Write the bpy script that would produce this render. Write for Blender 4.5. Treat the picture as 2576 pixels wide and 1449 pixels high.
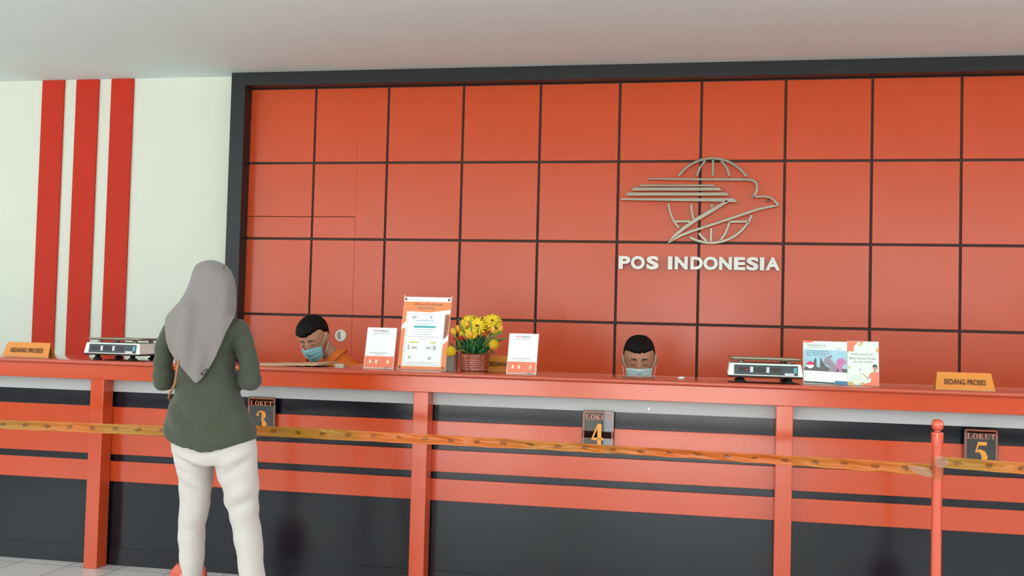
import bpy, bmesh, math, random
import numpy as np
from mathutils import Vector, Matrix, Euler, noise
random.seed(7)
for o in list(bpy.data.objects): bpy.data.objects.remove(o)
SC = bpy.context.scene; COL = SC.collection
R = math.radians
# ------------------------------------------------------------------ camera
W, H, F = 2576, 1449, 2629.97
CAMZ = 1.378
YAW, PIT, ROL = -0.1915, 0.0373, 0.0260
cy, sy = math.cos(YAW), math.sin(YAW)
FW = Vector((sy*math.cos(PIT), cy*math.cos(PIT), math.sin(PIT)))
_r = Vector((cy, -sy, 0)); _u = _r.cross(FW)
RT = math.cos(ROL)*_r + math.sin(ROL)*_u
UP = -math.sin(ROL)*_r + math.cos(ROL)*_u
cam = bpy.data.cameras.new('camera'); camo = bpy.data.objects.new('camera', cam); COL.objects.link(camo)
camo.matrix_world = Matrix(((RT.x, UP.x, -FW.x, 0), (RT.y, UP.y, -FW.y, 0), (RT.z, UP.z, -FW.z, CAMZ), (0, 0, 0, 1)))
cam.sensor_width = 36; cam.lens = 36*F/W; cam.clip_start = 0.05
SC.camera = camo
# ------------------------------------------------------------------ view, world, lights
SC.view_settings.view_transform = 'Standard'; SC.view_settings.look = 'None'
SC.view_settings.gamma = 1; SC.view_settings.use_curve_mapping = False
SC.view_settings.exposure = -0.06
SC.cycles.use_denoising = True
SC.cycles.max_bounces = 8; SC.cycles.diffuse_bounces = 5
world = bpy.data.worlds.new('daylight'); SC.world = world; world.use_nodes = True
bg = world.node_tree.nodes['Background']; bg.inputs[0].default_value = (0.90, 0.97, 1.0, 1); bg.inputs[1].default_value = 4.8
sun = bpy.data.lights.new('sun', 'SUN'); sun.energy = 38; sun.angle = R(1.5); sun.color = (1.0, 0.97, 0.92)
suno = bpy.data.objects.new('sun', sun); COL.objects.link(suno); suno.location = (0, -8, 8); suno.rotation_euler = (R(48), 0, R(-8))
ROOM = dict(x0=-8.6, x1=6.2, y0=-5.0, y1=7.75, z1=CAMZ+1.953)
OPEN = [(-4.6, -2.5, 0.0, 2.8), (-1.62, 1.2, 0.0, 2.8), (-8.2, -5.2, 1.7, 3.1), (1.8, 5.8, 1.7, 3.1)]   # x0,x1,z0,z1 openings of the rear wall; added pier after the first shapes sign glare
for i, (a, b, c, d) in enumerate(OPEN):
    L = bpy.data.lights.new('daylight_portal', 'AREA'); L.shape = 'RECTANGLE'; L.size = b-a; L.size_y = d-c
    L.cycles.is_portal = True
    lo = bpy.data.objects.new('daylight_portal', L); COL.objects.link(lo)
    lo.location = ((a+b)/2, ROOM['y0']-0.12, (c+d)/2); lo.rotation_euler = (R(90), 0, 0)

SIDES = {'wall_left': [(-4.4, -0.2), (0.6, 5.0)], 'wall_right': [(-4.0, 0.4), (1.2, 4.8)]}        # y0,y1 of unseen side windows added to brighten the room, z 0.9..3.0
for xw, sgn, SIDE in ((ROOM['x0'], -1, SIDES['wall_left']), (ROOM['x1'], 1, SIDES['wall_right'])):
    for a, b in SIDE:
        L = bpy.data.lights.new('daylight_portal', 'AREA'); L.shape = 'RECTANGLE'; L.size = b-a; L.size_y = 2.1; L.cycles.is_portal = True
        lo = bpy.data.objects.new('daylight_portal', L); COL.objects.link(lo)
        lo.location = (xw+sgn*0.2, (a+b)/2, 1.95); lo.rotation_euler = (R(90), 0, R(90*sgn))

def ray(x, y):
    v = FW + RT*((x-W/2)/F) - UP*((y-H/2)/F); return v/v.y
def P(x, y, Y):                       # photograph pixel -> world point on the vertical plane at depth Y
    v = ray(x, y)*Y; return Vector((v.x, v.y, v.z+CAMZ))
def PZ(x, y, Z):                      # pixel -> point on horizontal plane at height Z
    v = ray(x, y); t = (Z-CAMZ)/v.z; return Vector((v.x*t, v.y*t, Z))

# ------------------------------------------------------------------ materials
def srgb(r, g, b):
    f = lambda c: (c/255/12.92) if c/255 <= 0.04045 else ((c/255+0.055)/1.055)**2.4
    return (f(r), f(g), f(b), 1)
MATS = {}
def mat(name, col, rough=0.5, metal=0, var=0.0, vscale=8, bump=0.0, bscale=60, alpha=1, trans=0, coat=0, spec=0.5, emit=0, sheen=0):
    if name in MATS: return MATS[name]
    m = bpy.data.materials.new(name); m.use_nodes = True; nt = m.node_tree; b = nt.nodes['Principled BSDF']
    c = srgb(*col)
    b.inputs['Base Color'].default_value = c; b.inputs['Roughness'].default_value = rough; b.inputs['Metallic'].default_value = metal
    b.inputs['Specular IOR Level'].default_value = spec
    b.inputs['Coat Weight'].default_value = coat; b.inputs['Coat Roughness'].default_value = 0.08
    b.inputs['Transmission Weight'].default_value = trans; b.inputs['Alpha'].default_value = alpha
    b.inputs['Sheen Weight'].default_value = sheen
    if emit: b.inputs['Emission Color'].default_value = c; b.inputs['Emission Strength'].default_value = emit
    if var or bump:
        tc = nt.nodes.new('ShaderNodeTexCoord')
    if var:
        n = nt.nodes.new('ShaderNodeTexNoise'); n.inputs['Scale'].default_value = vscale; n.inputs['Detail'].default_value = 5
        nt.links.new(tc.outputs['Object'], n.inputs['Vector'])
        mx = nt.nodes.new('ShaderNodeMix'); mx.data_type = 'RGBA'
        mx.inputs['A'].default_value = tuple(x*(1-var) for x in c[:3])+(1,)
        mx.inputs['B'].default_value = tuple(min(1, x*(1+var)) for x in c[:3])+(1,)
        nt.links.new(n.outputs['Fac'], mx.inputs['Factor']); nt.links.new(mx.outputs['Result'], b.inputs['Base Color'])
    if bump:
        n2 = nt.nodes.new('ShaderNodeTexNoise'); n2.inputs['Scale'].default_value = bscale; n2.inputs['Detail'].default_value = 3
        nt.links.new(tc.outputs['Object'], n2.inputs['Vector'])
        bp = nt.nodes.new('ShaderNodeBump'); bp.inputs['Strength'].default_value = bump; bp.inputs['Distance'].default_value = 0.01
        nt.links.new(n2.outputs['Fac'], bp.inputs['Height']); nt.links.new(bp.outputs['Normal'], b.inputs['Normal'])
    MATS[name] = m; return m
M_cream = mat('cream_paint', (229, 233, 219), 0.6, var=0.02, vscale=2)
M_stripe = mat('red_paint', (204, 50, 28), 0.6, spec=0.25, var=0.04, vscale=3)
M_ceil = mat('ceiling_paint', (232, 248, 248), 0.85, var=0.01, vscale=1)
M_rear = mat('rear_wall_paint', (226, 224, 212), 0.7, var=0.02)
M_panel = mat('orange_laminate', (215, 81, 37), 0.21, var=0.05, vscale=2.2, bump=0.02, bscale=9)
M_joint = mat('dark_joint', (58, 34, 24), 0.6, var=0.1)
M_frame = mat('charcoal_frame', (20, 25, 28), 0.45, var=0.06)
M_cnt = mat('orange_counter_paint', (205, 73, 29), 0.17, spec=0.75, var=0.04, vscale=4, bump=0.03, bscale=14)
M_top = mat('brick_red_top', (190, 78, 52), 0.14, var=0.12, vscale=7, coat=0.5)
M_dark = mat('slate_laminate', (16, 20, 30), 0.2, spec=0.48, var=0.12, vscale=5, bump=0.03, bscale=12)
M_grey = mat('pale_grey_laminate', (180, 183, 184), 0.4, var=0.03)
M_steel = mat('polished_steel', (138, 130, 117), 0.27, 1, var=0.06, vscale=12)
M_white = mat('white_plastic', (228, 232, 224), 0.35, var=0.02)
M_black = mat('black_rubber', (22, 22, 22), 0.55, var=0.1)
M_platter = mat('worn_steel_platter', (160, 148, 130), 0.32, 0.85, var=0.15, vscale=18)
M_paper = mat('white_paper', (244, 246, 246), 0.5, var=0.01)
M_acry = mat('clear_acrylic', (226, 236, 236), 0.04, trans=0.0, alpha=0.22, var=0.01)
M_skin = mat('skin', (188, 136, 107), 0.5, var=0.06, vscale=30)
M_hair = mat('black_hair', (12, 9, 8), 0.7, var=0.3, vscale=90, spec=0.2)
M_tent = mat('amber_sign', (222, 138, 50), 0.35, var=0.05)
M_ink = mat('dark_brown_ink', (74, 40, 16), 0.5, var=0.05)

# ------------------------------------------------------------------ mesh helpers
def link(name, me, m, parent=None):
    o = bpy.data.objects.new(name, me); COL.objects.link(o)
    if m is not None:
        for k in (m if isinstance(m, (list, tuple)) else [m]): me.materials.append(k)
    if parent: o.parent = parent
    return o
def tag(o, label=None, cat=None, group=None, kind=None):
    if label: o['label'] = label
    if cat: o['category'] = cat
    if group: o['group'] = group
    if kind: o['kind'] = kind
    return o
def thing(name, label, cat, loc=(0, 0, 0), rot=(0, 0, 0), group=None):
    o = bpy.data.objects.new(name, None); o.empty_display_size = 0.1; COL.objects.link(o); o.location = loc; o.rotation_euler = rot
    return tag(o, label, cat, group)
class MB:
    def __init__(s): s.bm = bmesh.new(); s.mi = 0
    def _f(s, vs):
        try: f = s.bm.faces.new(vs); f.material_index = s.mi; return f
        except ValueError: return None
    def box(s, x0, x1, y0, y1, z0, z1, top=None):
        ix, iy = (top if top else (0, 0))
        v = [s.bm.verts.new(p) for p in ((x0, y0, z0), (x1, y0, z0), (x1, y1, z0), (x0, y1, z0), (x0+ix, y0+iy, z1), (x1-ix, y0+iy, z1), (x1-ix, y1-iy, z1), (x0+ix, y1-iy, z1))]
        for q in ((0, 3, 2, 1), (4, 5, 6, 7), (0, 1, 5, 4), (1, 2, 6, 5), (2, 3, 7, 6), (3, 0, 4, 7)): s._f([v[i] for i in q])
        return s
    def prism(s, pts, y0, y1):            # polygon in XZ extruded along Y (any winding)
        a = sum(pts[i][0]*pts[(i+1) % len(pts)][1]-pts[(i+1) % len(pts)][0]*pts[i][1] for i in range(len(pts)))
        if a < 0: pts = pts[::-1]
        f = [s.bm.verts.new((p[0], y0, p[1])) for p in pts]; b = [s.bm.verts.new((p[0], y1, p[1])) for p in pts]
        s._f(f); s._f(b[::-1]); n = len(pts)
        for i in range(n): s._f([f[i], b[i], b[(i+1) % n], f[(i+1) % n]])
        return s
    def prismx(s, pts, x0, x1):           # polygon in YZ extruded along X
        f = [s.bm.verts.new((x0, p[0], p[1])) for p in pts]; b = [s.bm.verts.new((x1, p[0], p[1])) for p in pts]
        s._f(f[::-1]); s._f(b); n = len(pts)
        for i in range(n): s._f([f[i], f[(i+1) % n], b[(i+1) % n], b[i]])
        return s
    def stroke(s, pts, w, y0, y1):        # ribbon of width w (or list) along a polyline in XZ
        n = len(pts); L = []; Q = []
        for i in range(n):
            a = Vector(pts[max(0, i-1)]); b = Vector(pts[min(n-1, i+1)]); d = (b-a).normalized(); nrm = Vector((-d.y, d.x))
            ww = (w[i] if isinstance(w, (list, tuple)) else w)/2; p = Vector(pts[i])
            if 0 < i < n-1:
                d1 = (p-a).normalized(); c = max(0.5, abs(d1.dot(d))); ww /= c
            L.append(p+nrm*ww); Q.append(p-nrm*ww)
        rows = [[s.bm.verts.new((q.x, yy, q.y)) for q in K] for K, yy in ((L, y0), (Q, y0), (Q, y1), (L, y1))]
        for i in range(n-1):
            for k in range(4):
                A, B = rows[k], rows[(k+1) % 4]; s._f([A[i], A[i+1], B[i+1], B[i]])
        s._f([rows[k][0] for k in range(4)]); s._f([rows[k][-1] for k in (3, 2, 1, 0)])
        return s
    def rings(s, R_, cap=True, closed=True):
        vr = [[s.bm.verts.new(p) for p in r] for r in R_]; n = len(vr[0])
        for i in range(len(vr)-1):
            for j in range(n if closed else n-1): s._f([vr[i][j], vr[i][(j+1) % n], vr[i+1][(j+1) % n], vr[i+1][j]])
        if cap and closed: s._f(vr[0][::-1]); s._f(vr[-1])
        return s
    def lathe(s, prof, c=(0, 0, 0), n=32, axis='z', sx=1, sy=1):
        Rn = []
        for r, z in prof:
            ring = []
            for k in range(n):
                a = 2*math.pi*k/n; x, y = r*math.cos(a)*sx, r*math.sin(a)*sy
                ring.append(Vector(c)+(Vector((x, y, z)) if axis == 'z' else Vector((x, z, -y)) if axis == 'y' else Vector((z, x, y))))
            Rn.append(ring)
        return s.rings(Rn)
    def tube(s, pts, rad, n=8):
        pts = [Vector(p) for p in pts]; Rn = []; up = Vector((0.13, 0.21, 0.97))
        for i, p in enumerate(pts):
            d = (pts[min(i+1, len(pts)-1)]-pts[max(0, i-1)]).normalized()
            a = d.cross(up);  a = a.normalized() if a.length > 1e-4 else Vector((1, 0, 0)); b = d.cross(a).normalized()
            r = rad[i] if isinstance(rad, (list, tuple)) else rad
            Rn.append([p+a*r*math.cos(2*math.pi*k/n)+b*r*math.sin(2*math.pi*k/n) for k in range(n)])
        return s.rings(Rn)
    def ell(s, c, rx, ry, rz, nu=20, nv=14, rot=None):
        c = Vector(c); Rn = []
        for i in range(1, nv):
            t = math.pi*i/nv; ring = []
            for k in range(nu):
                a = 2*math.pi*k/nu; v = Vector((rx*math.sin(t)*math.cos(a), ry*math.sin(t)*math.sin(a), -rz*math.cos(t)))
                if rot: v = rot @ v
                ring.append(c+v)
            Rn.append(ring)
        return s.rings(Rn)
    def cone(s, p1, r1, p2, r2, n=14):    # round cone: tapered tube with ball ends
        p1, p2 = Vector(p1), Vector(p2)
        s.ell(p1, r1, r1, r1, n, 10); s.ell(p2, r2, r2, r2, n, 10); s.tube([p1, (p1+p2)/2, p2], [r1, (r1+r2)/2, r2], n); return s
    def chain(s, L, n=14):
        for a, b in zip(L, L[1:]): s.cone(a[0], a[1], b[0], b[1], n)
        return s
    def mesh(s, name, smooth=False, fix=True):
        if fix: bmesh.ops.recalc_face_normals(s.bm, faces=s.bm.faces)
        me = bpy.data.meshes.new(name); s.bm.to_mesh(me); s.bm.free()
        if smooth: me.polygons.foreach_set('use_smooth', [True]*len(me.polygons))
        return me
    def build(s, name, m, parent=None, smooth=False, bevel=0, auto=None, seg=2):
        o = link(name, s.mesh(name, smooth or auto is not None), m, parent)
        if bevel:
            b = o.modifiers.new('bevel', 'BEVEL'); b.width = bevel; b.segments = seg; b.limit_method = 'ANGLE'; b.angle_limit = R(40)
        if auto is not None:
            me = o.data; bm = bmesh.new(); bm.from_mesh(me)
            for e in bm.edges:
                if len(e.link_faces) == 2 and e.calc_face_angle(0) > R(auto): e.smooth = False
            bm.to_mesh(me); bm.free()
        return o
def fuse(mb, name, m, voxel=0.008, it=6, parent=None, disp=None, fac=0.6):
    o = bpy.data.objects.new('tmp', mb.mesh('tmp')); COL.objects.link(o)
    r = o.modifiers.new('r', 'REMESH'); r.mode = 'VOXEL'; r.voxel_size = voxel; r.use_smooth_shade = True
    if it:
        sm = o.modifiers.new('s', 'SMOOTH'); sm.factor = fac; sm.iterations = it
    dg = bpy.context.evaluated_depsgraph_get(); dg.update()
    me = bpy.data.meshes.new_from_object(o.evaluated_get(dg)); old = o.data
    bpy.data.objects.remove(o); bpy.data.meshes.remove(old)
    me.name = name; me.materials.clear()
    if disp:
        n = len(me.vertices); co = np.empty(n*3); me.vertices.foreach_get('co', co); co = co.reshape(-1, 3)
        no = np.empty(n*3); me.vertices.foreach_get('normal', no); no = no.reshape(-1, 3)
        co = co+no*disp(co, no)[:, None]; me.vertices.foreach_set('co', co.ravel()); me.update()
    me.polygons.foreach_set('use_smooth', [True]*len(me.polygons))
    return link(name, me, m, parent)
def text_me(s, w, h, depth, off=0.0, shear=0.0):
    """text mesh fitted exactly to w x h, centred, standing in XZ and facing -Y"""
    c = bpy.data.curves.new('t', 'FONT'); c.body = s; c.size = 1; c.offset = off; c.extrude = 0.05; c.resolution_u = 4; c.shear = shear
    c.space_character = 1.04 if off else 1.0
    o = bpy.data.objects.new('t', c); COL.objects.link(o)
    dg = bpy.context.evaluated_depsgraph_get(); dg.update()
    me = bpy.data.meshes.new_from_object(o.evaluated_get(dg)); bpy.data.objects.remove(o); bpy.data.curves.remove(c)
    n = len(me.vertices); co = np.empty(n*3); me.vertices.foreach_get('co', co); co = co.reshape(-1, 3)
    mn, mxx = co.min(0), co.max(0); q = (co-(mn+mxx)/2)/np.maximum(mxx-mn, 1e-6)
    out = np.stack([q[:, 0]*w, -q[:, 2]*depth, q[:, 1]*h], -1); me.vertices.foreach_set('co', out.ravel()); me.materials.clear(); me.update()
    return me
def text(name, s, w, h, depth, m, parent, at, off=0.0, shear=0.0):
    o = link(name, text_me(s, w, h, depth, off, shear), m, parent); o.location = at; return o
def scrawl(mb, x0, x1, z, h, y0, y1, seed=1, gap=0.35):      # a line of print too small to read: little word blocks
    rnd = random.Random(seed); x = x0
    while x < x1-h*0.5:
        wl = h*rnd.uniform(1.2, 3.6); wl = min(wl, x1-x)
        k = x
        while k < x+wl-1e-5:
            hh = h*rnd.choice((0.62, 0.62, 1.0)); cw = min(h*0.42, x+wl-k); mb.box(k, k+cw, y0, y1, z, z+hh); k += h*0.62
        x += wl+h*gap*2
    return mb

# ------------------------------------------------------------------ the setting
rx0, rx1, ry0, D, CZ = ROOM['x0'], ROOM['x1'], ROOM['y0'], ROOM['y1'], ROOM['z1']
def struct(o): return tag(o, kind='structure')
# tiled floor
mf = bpy.data.materials.new('floor_tiles'); mf.use_nodes = True; nt = mf.node_tree; b = nt.nodes['Principled BSDF']
tc = nt.nodes.new('ShaderNodeTexCoord'); mp = nt.nodes.new('ShaderNodeMapping'); br = nt.nodes.new('ShaderNodeTexBrick')
gx = PZ(320, 1423, 0).x; gy = PZ(180, 1424.5, 0).y
mp.inputs['Location'].default_value = (-gx, -gy, 0); nt.links.new(tc.outputs['Object'], mp.inputs['Vector']); nt.links.new(mp.outputs['Vector'], br.inputs['Vector'])
br.offset = 0; br.squash = 1; br.inputs['Scale'].default_value = 1; br.inputs['Brick Width'].default_value = 0.3; br.inputs['Row Height'].default_value = 0.3
br.inputs['Mortar Size'].default_value = 0.003; br.inputs['Mortar Smooth'].default_value = 0.2
br.inputs['Color1'].default_value = srgb(222, 218, 216); br.inputs['Color2'].default_value = srgb(214, 209, 207); br.inputs['Mortar'].default_value = srgb(120, 112, 108)
nt.links.new(br.outputs['Color'], b.inputs['Base Color']); b.inputs['Roughness'].default_value = 0.22
struct(MB().box(rx0-0.2, rx1+0.2, ry0-0.2, D+0.2, -0.1, 0).build('floor', mf))
struct(MB().box(rx0-0.2, rx1+0.2, ry0-0.2, D+0.2, CZ, CZ+0.1).build('ceiling', M_ceil))
wn = 4
for nm, xa, xb_ in (('wall_left', rx0-0.15, rx0), ('wall_right', rx1, rx1+0.15)):
    SIDE = SIDES[nm]; mb = MB(); ys = [ry0]+[v for q in SIDE for v in q]+[D]
    for k, (a, b_) in enumerate(zip(ys, ys[1:])):
        if k % 2 == 0: mb.box(xa, xb_, a, b_, 0, CZ)
        else: mb.box(xa, xb_, a, b_, 0, 0.9); mb.box(xa, xb_, a, b_, 3.0, CZ)
    struct(mb.build(nm, M_rear))
    for a, b_ in SIDE:  # frames of the added side windows
        mb = MB(); xm = (xa+xb_)/2
        mb.box(xm-0.03, xm+0.03, a, b_, 0.9, 0.94).box(xm-0.03, xm+0.03, a, b_, 2.96, 3.0)
        for k in range(4): yy = a+(b_-a-0.04)*k/3; mb.box(xm-0.03, xm+0.03, yy, yy+0.04, 0.94, 2.96)
        struct(mb.build('window_%d' % (wn+1), M_frame)); wn += 1
mb = MB(); xs = [rx0]+sorted(v for o_ in OPEN for v in o_[:2])+[rx1]
for a, b_ in zip(xs, xs[1:]):
    op = [q for q in OPEN if abs(q[0]-a) < 1e-6 and abs(q[1]-b_) < 1e-6]
    if not op: mb.box(a, b_, ry0-0.15, ry0, 0, CZ)
    else:
        if op[0][2] > 0: mb.box(a, b_, ry0-0.15, ry0, 0, op[0][2])
        mb.box(a, b_, ry0-0.15, ry0, op[0][3], CZ)
struct(mb.build('wall_rear', M_rear))
for i, (a, b_, c, d) in enumerate(OPEN):
    mb = MB(); t = 0.03; n = 3 if i > 1 else 2
    mb.box(a, b_, ry0-0.1, ry0-0.04, c, c+t).box(a, b_, ry0-0.1, ry0-0.04, d-t, d)
    for k in range(n+1):
        x = a+(b_-a-t)*k/n; mb.box(x, x+t, ry0-0.1, ry0-0.04, c+t, d-t)
    struct(mb.build('window_%d' % (i+1), M_frame))
M_added_dado = mat('added_dark_dado', (52, 50, 50), 0.6, var=0.05)  # dark lower walls added out of view to darken the counter's reflections
struct(MB().box(rx0, rx0+0.012, ry0, 5.1, 0, 0.88).build('trim_6', M_added_dado)); struct(MB().box(rx1-0.012, rx1, ry0, 5.1, 0, 0.88).build('trim_7', M_added_dado))
struct(MB().box(rx0+0.013, OPEN[0][0], ry0, ry0+0.012, 0, 1.2).build('trim_8', M_added_dado)); struct(MB().box(OPEN[1][1], rx1-0.013, ry0, ry0+0.012, 0, 1.2).build('trim_9', M_added_dado))
# outside pavement seen only in reflections
struct(MB().box(-16, 14, -17, ry0-0.2, -0.12, -0.02).build('ground', mat('pavement', (176, 172, 164), 0.8, var=0.1)))

FY = 7.626                                              # front of the dark surround
XF = P(583, 183, FY).x; FX1 = XF+0.119; PX0 = -3.667
# cream wall left of the surround, with three painted raised stripes
struct(MB().box(rx0, XF, D, D+0.12, 0, CZ).build('wall_back', M_cream))
for i, (a, b_) in enumerate(((-.7134, -.6872), (-.673, -.6463), (-.6319, -.6059))):
    struct(MB().box(a*D, b_*D, D-0.016, D-0.0005, 0, CZ-0.002).build('trim_%d' % (i+1), M_stripe, bevel=0.003))
FZ = CAMZ+1.849                                         # inner edge of the top member
struct(MB().box(XF, FX1, FY, D+0.12, 0, CZ-0.001).build('trim_4', M_frame, bevel=0.003))
struct(MB().box(FX1, rx1-0.001, FY, D+0.12, FZ, CZ-0.001).build('trim_5', M_frame, bevel=0.003))
# panelled feature wall
GAP = 0.0095; PT = 0.012
gxs = [PX0-0.02]+[-3.118+0.600*i for i in range(0, 16) if -3.118+0.6*i < rx1-0.1]+[rx1]
gzs = [0.0]+[CAMZ+1.2513-0.6*k for k in range(4, -1, -1)]+[FZ]
gzs = [z for z in gzs if z >= 0]
dz = P(760, 545, D).z; dx = P(892, 600, D).x              # concealed door outline
struct(MB().box(FX1, rx1, D+PT, D+0.12, 0, FZ).build('trim_10', M_joint))
def tiles(mb, x0, x1, z0, z1):
    for i in range(len(gxs)-1):
        for j in range(len(gzs)-1):
            a = max(gxs[i]+(GAP if i else 0), x0); b_ = min(gxs[i+1]-GAP, x1); c = max(gzs[j]+(GAP if j else 0), z0); d = min(gzs[j+1]-GAP, z1)
            if b_-a > 0.01 and d-c > 0.01: mb.box(a, b_, D, D+PT+0.002, c, d)
    return mb
g = 0.0022
mb = MB(); tiles(mb, dx+g*0.35, rx1, 0, FZ); tiles(mb, FX1-0.02, dx+g*0.35, dz+g, FZ)
struct(mb.build('wall_back_feature', M_panel, bevel=0.0015, seg=1))
door = struct(tiles(MB(), FX1-0.02, dx-g*0.35, 0.005, dz-g).build('door_1', M_panel, bevel=0.0015, seg=1))
pc = P(858, 844, D)
dh = MB().lathe([(0.032, -0.004), (0.043, -0.012), (0.047, -0.008), (0.047, 0.0), (0.032, 0.001)], (pc.x, D, pc.z), 40, 'y').build('door_pull', mat('ivory_plastic', (225, 220, 205), 0.4), door, smooth=True)
half = [(pc.x+0.036*math.cos(a), pc.z+0.036*math.sin(a)) for a in [math.pi*(-0.5+k/16) for k in range(17)]]
MB().prism(half, D-0.011, D-0.006).build('pull_cover', MATS['ivory_plastic'], dh)
dk = [(pc.x-0.036*math.cos(a), pc.z+0.036*math.sin(a)) for a in [math.pi*(-0.5+k/16) for k in range(17)]]
MB().prism(dk, D-0.005, D-0.003).build('pull_recess', mat('grey_recess', (150, 145, 135), 0.5), dh)

# ------------------------------------------------------------------ steel emblem and lettering on the wall
EY = D-0.035
def E2(x, y):                                           # emblem sketch coordinates -> wall XZ
    p = P(1500+x*0.24838, 360+y*0.24838, EY); return (p.x, p.z)
emb = thing('wall_emblem', 'polished steel emblem of a flying dove over a globe on the orange panels', 'emblem', (0, 0, 0))
U = 0.24838*EY/F
def arc(cx, cy_, rx, ry, a0, a1, n=24): return [E2(cx+rx*math.cos(R(a0+(a1-a0)*k/n)), cy_-ry*math.sin(R(a0+(a1-a0)*k/n))) for k in range(n+1)]
y0, y1 = EY-0.006, EY+0.006
mb = MB(); cX, cY, rr, ry_ = 1168, 580, 437, 425
mb.stroke(arc(cX+8, cY, rr-20, ry_, 34.5, 145), 26*U, y0, y1)
mb.stroke(arc(cX, cY, rr, ry_, 184, 221), 22*U, y0, y1)
mb.stroke(arc(cX-4, cY, rr, ry_+5, 340, 240, 32), 26*U, y0, y1)
for L in ([(1015, 335), (1050, 250), (1105, 175)], [(1180, 335), (1183, 160)], [(1350, 338), (1320, 250), (1262, 175)], [(963, 615), (966, 690), (985, 768)],
          [(1172, 618), (1170, 656)], [(1165, 860), (1160, 995)], [(1040, 910), (1070, 950), (1120, 995)], [(1255, 992), (1310, 910), (1352, 800)],
          [(800, 795), (955, 793)], [(1345, 797), (1540, 795)]):
    mb.stroke([E2(*p) for p in L], 24*U, y0, y1)
mb.build('globe', M_steel, emb, bevel=0.0012, seg=1)
mb = MB(); y0, y1 = EY-0.016, EY-0.004
mb.stroke([E2(*p) for p in ((525, 365), (1000, 369), (1540, 372), (1590, 382), (1618, 405), (1628, 440), (1625, 480), (1605, 525), (1592, 546))], [16*U, 22*U]+[26*U]*7, y0, y1)
mb.stroke([E2(*p) for p in ((1568, 547), (1700, 543), (1760, 553), (1800, 583), (1845, 632))], [20*U]*4+[26*U], y0, y1)
mb.stroke([E2(*p) for p in ((1862, 638), (1790, 640), (1640, 672), (1400, 752), (1150, 835), (960, 897), (850, 940), (720, 1020))], [4*U, 24*U, 26*U, 26*U, 26*U, 26*U, 28*U, 3*U], y0, y1)
mb.stroke([E2(*p) for p in ((720, 1020), (800, 935), (900, 855), (1000, 785), (1150, 697), (1330, 590))], [3*U, 30*U, 36*U, 40*U, 40*U, 30*U], y0, y1)
mb.prism([E2(*p) for p in ((250, 560), (1395, 560), (1437, 604), (1285, 598), (250, 580))], y0, y1)
mb.build('dove_outline', M_steel, emb, bevel=0.0012, seg=1)
for (a, b_, y, h) in ((440, 1215, 432, 20), (368, 1278, 468, 34), (305, 1352, 519, 34)):
    MB().prism([E2(a+8, y-h/2), E2(b_-28, y-h/2), E2(b_, y+h/2), E2(a-8, y+h/2)], y0, y1).build('wing_bar', M_steel, emb, bevel=0.0012, seg=1)
ex, ez = E2(1740, 585)
MB().lathe([(0.0, -0.01), (14*U, -0.01), (15*U, 0.0), (0.0, 0.002)], (ex, EY-0.006, ez), 20, 'y').build('eye_stud', M_steel, emb, smooth=True)
let = thing('wall_lettering', 'brushed steel capital letters spelling the office name under the dove emblem', 'lettering')
TX = [('P', 230, 345), ('O', 353, 492), ('S', 510, 632), ('I', 728, 770), ('N', 797, 925), ('D', 955, 1079), ('O', 1086, 1230), ('N', 1245, 1372), ('E', 1395, 1508), ('S', 1521, 1642), ('I', 1657, 1699), ('A', 1715, 1859)]
M_let = mat('brushed_steel', (166, 165, 158), 0.32, 0.9, var=0.06, vscale=16)
for ch, a, b_ in TX:
    f = (a-230)/1600; t_, bo = 1143+f*16, 1276+f*16
    if ch in 'OS': t_ -= 2; bo += 3
    A = E2(a, t_); B = E2(b_, bo)
    o = text('letter', ch, abs(B[0]-A[0]), abs(A[1]-B[1]), 0.02, M_let, let, ((A[0]+B[0])/2, EY-0.0, (A[1]+B[1])/2), off=(0.045 if ch != 'I' else 0.03))

# ------------------------------------------------------------------ counter
YF, YB, YD = 5.23, 5.333, 5.347
cx0, cx1 = -6.6, 4.4
TOPZ, SLB, FAS = 1.135, 1.112, 1.031
cnt = thing('service_counter', 'long orange and slate service counter with projecting posts and grey band', 'counter')
MB().box(cx0, cx1, YD, YD+0.36, 0, SLB).build('front_panel', M_dark, cnt)
MB().box(cx0, cx1, YF, YD-0.0005, FAS, SLB-0.0003).build('fascia', M_cnt, cnt, bevel=0.002)
zz = lambda y, Y=YB: P(0, y, Y).z
MB().box(cx0, cx1, YB-0.006, YD-0.0005, zz(973), FAS-0.0003).build('grey_band', M_grey, cnt, bevel=0.001)
for a, b_ in ((1010.5, 1060), (1077, 1127.5), (1144, 1194)):
    MB().box(cx0, cx1, YB, YD-0.0005, zz(b_), zz(a)).build('board', M_cnt, cnt, bevel=0.0015)
MB().box(cx0, cx1, YD-0.006, YD-0.0003, 0, 0.095).build('skirting', M_dark, cnt, bevel=0.001)
sp = P(1953, 1018, YF).x; p2x = P(1040.5, 985, YF).x; p1x = P(228.5, 952, YF).x
for a in (p1x-1.83, p1x, p2x, sp, sp+1.83, sp+3.66):
    MB().box(a, a+0.0795, YF+0.0003, YB-0.006, 0, FAS-0.0003).build('post', M_cnt, cnt, bevel=0.0025)
mb = MB(); pr = []
for k in range(9):
    a = -math.pi/2+math.pi*k/8; pr.append((5.2065+0.0115-0.0115*math.cos(a), (TOPZ+SLB)/2+0.0115*math.sin(a)))
pr += [(5.74, TOPZ), (5.74, SLB)]
ct = mb.prismx(pr, cx0, cx1).build('countertop', M_top, auto=35)
tag(ct, 'glossy brick red countertop with rounded front edge running along the counter', 'countertop')

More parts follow.
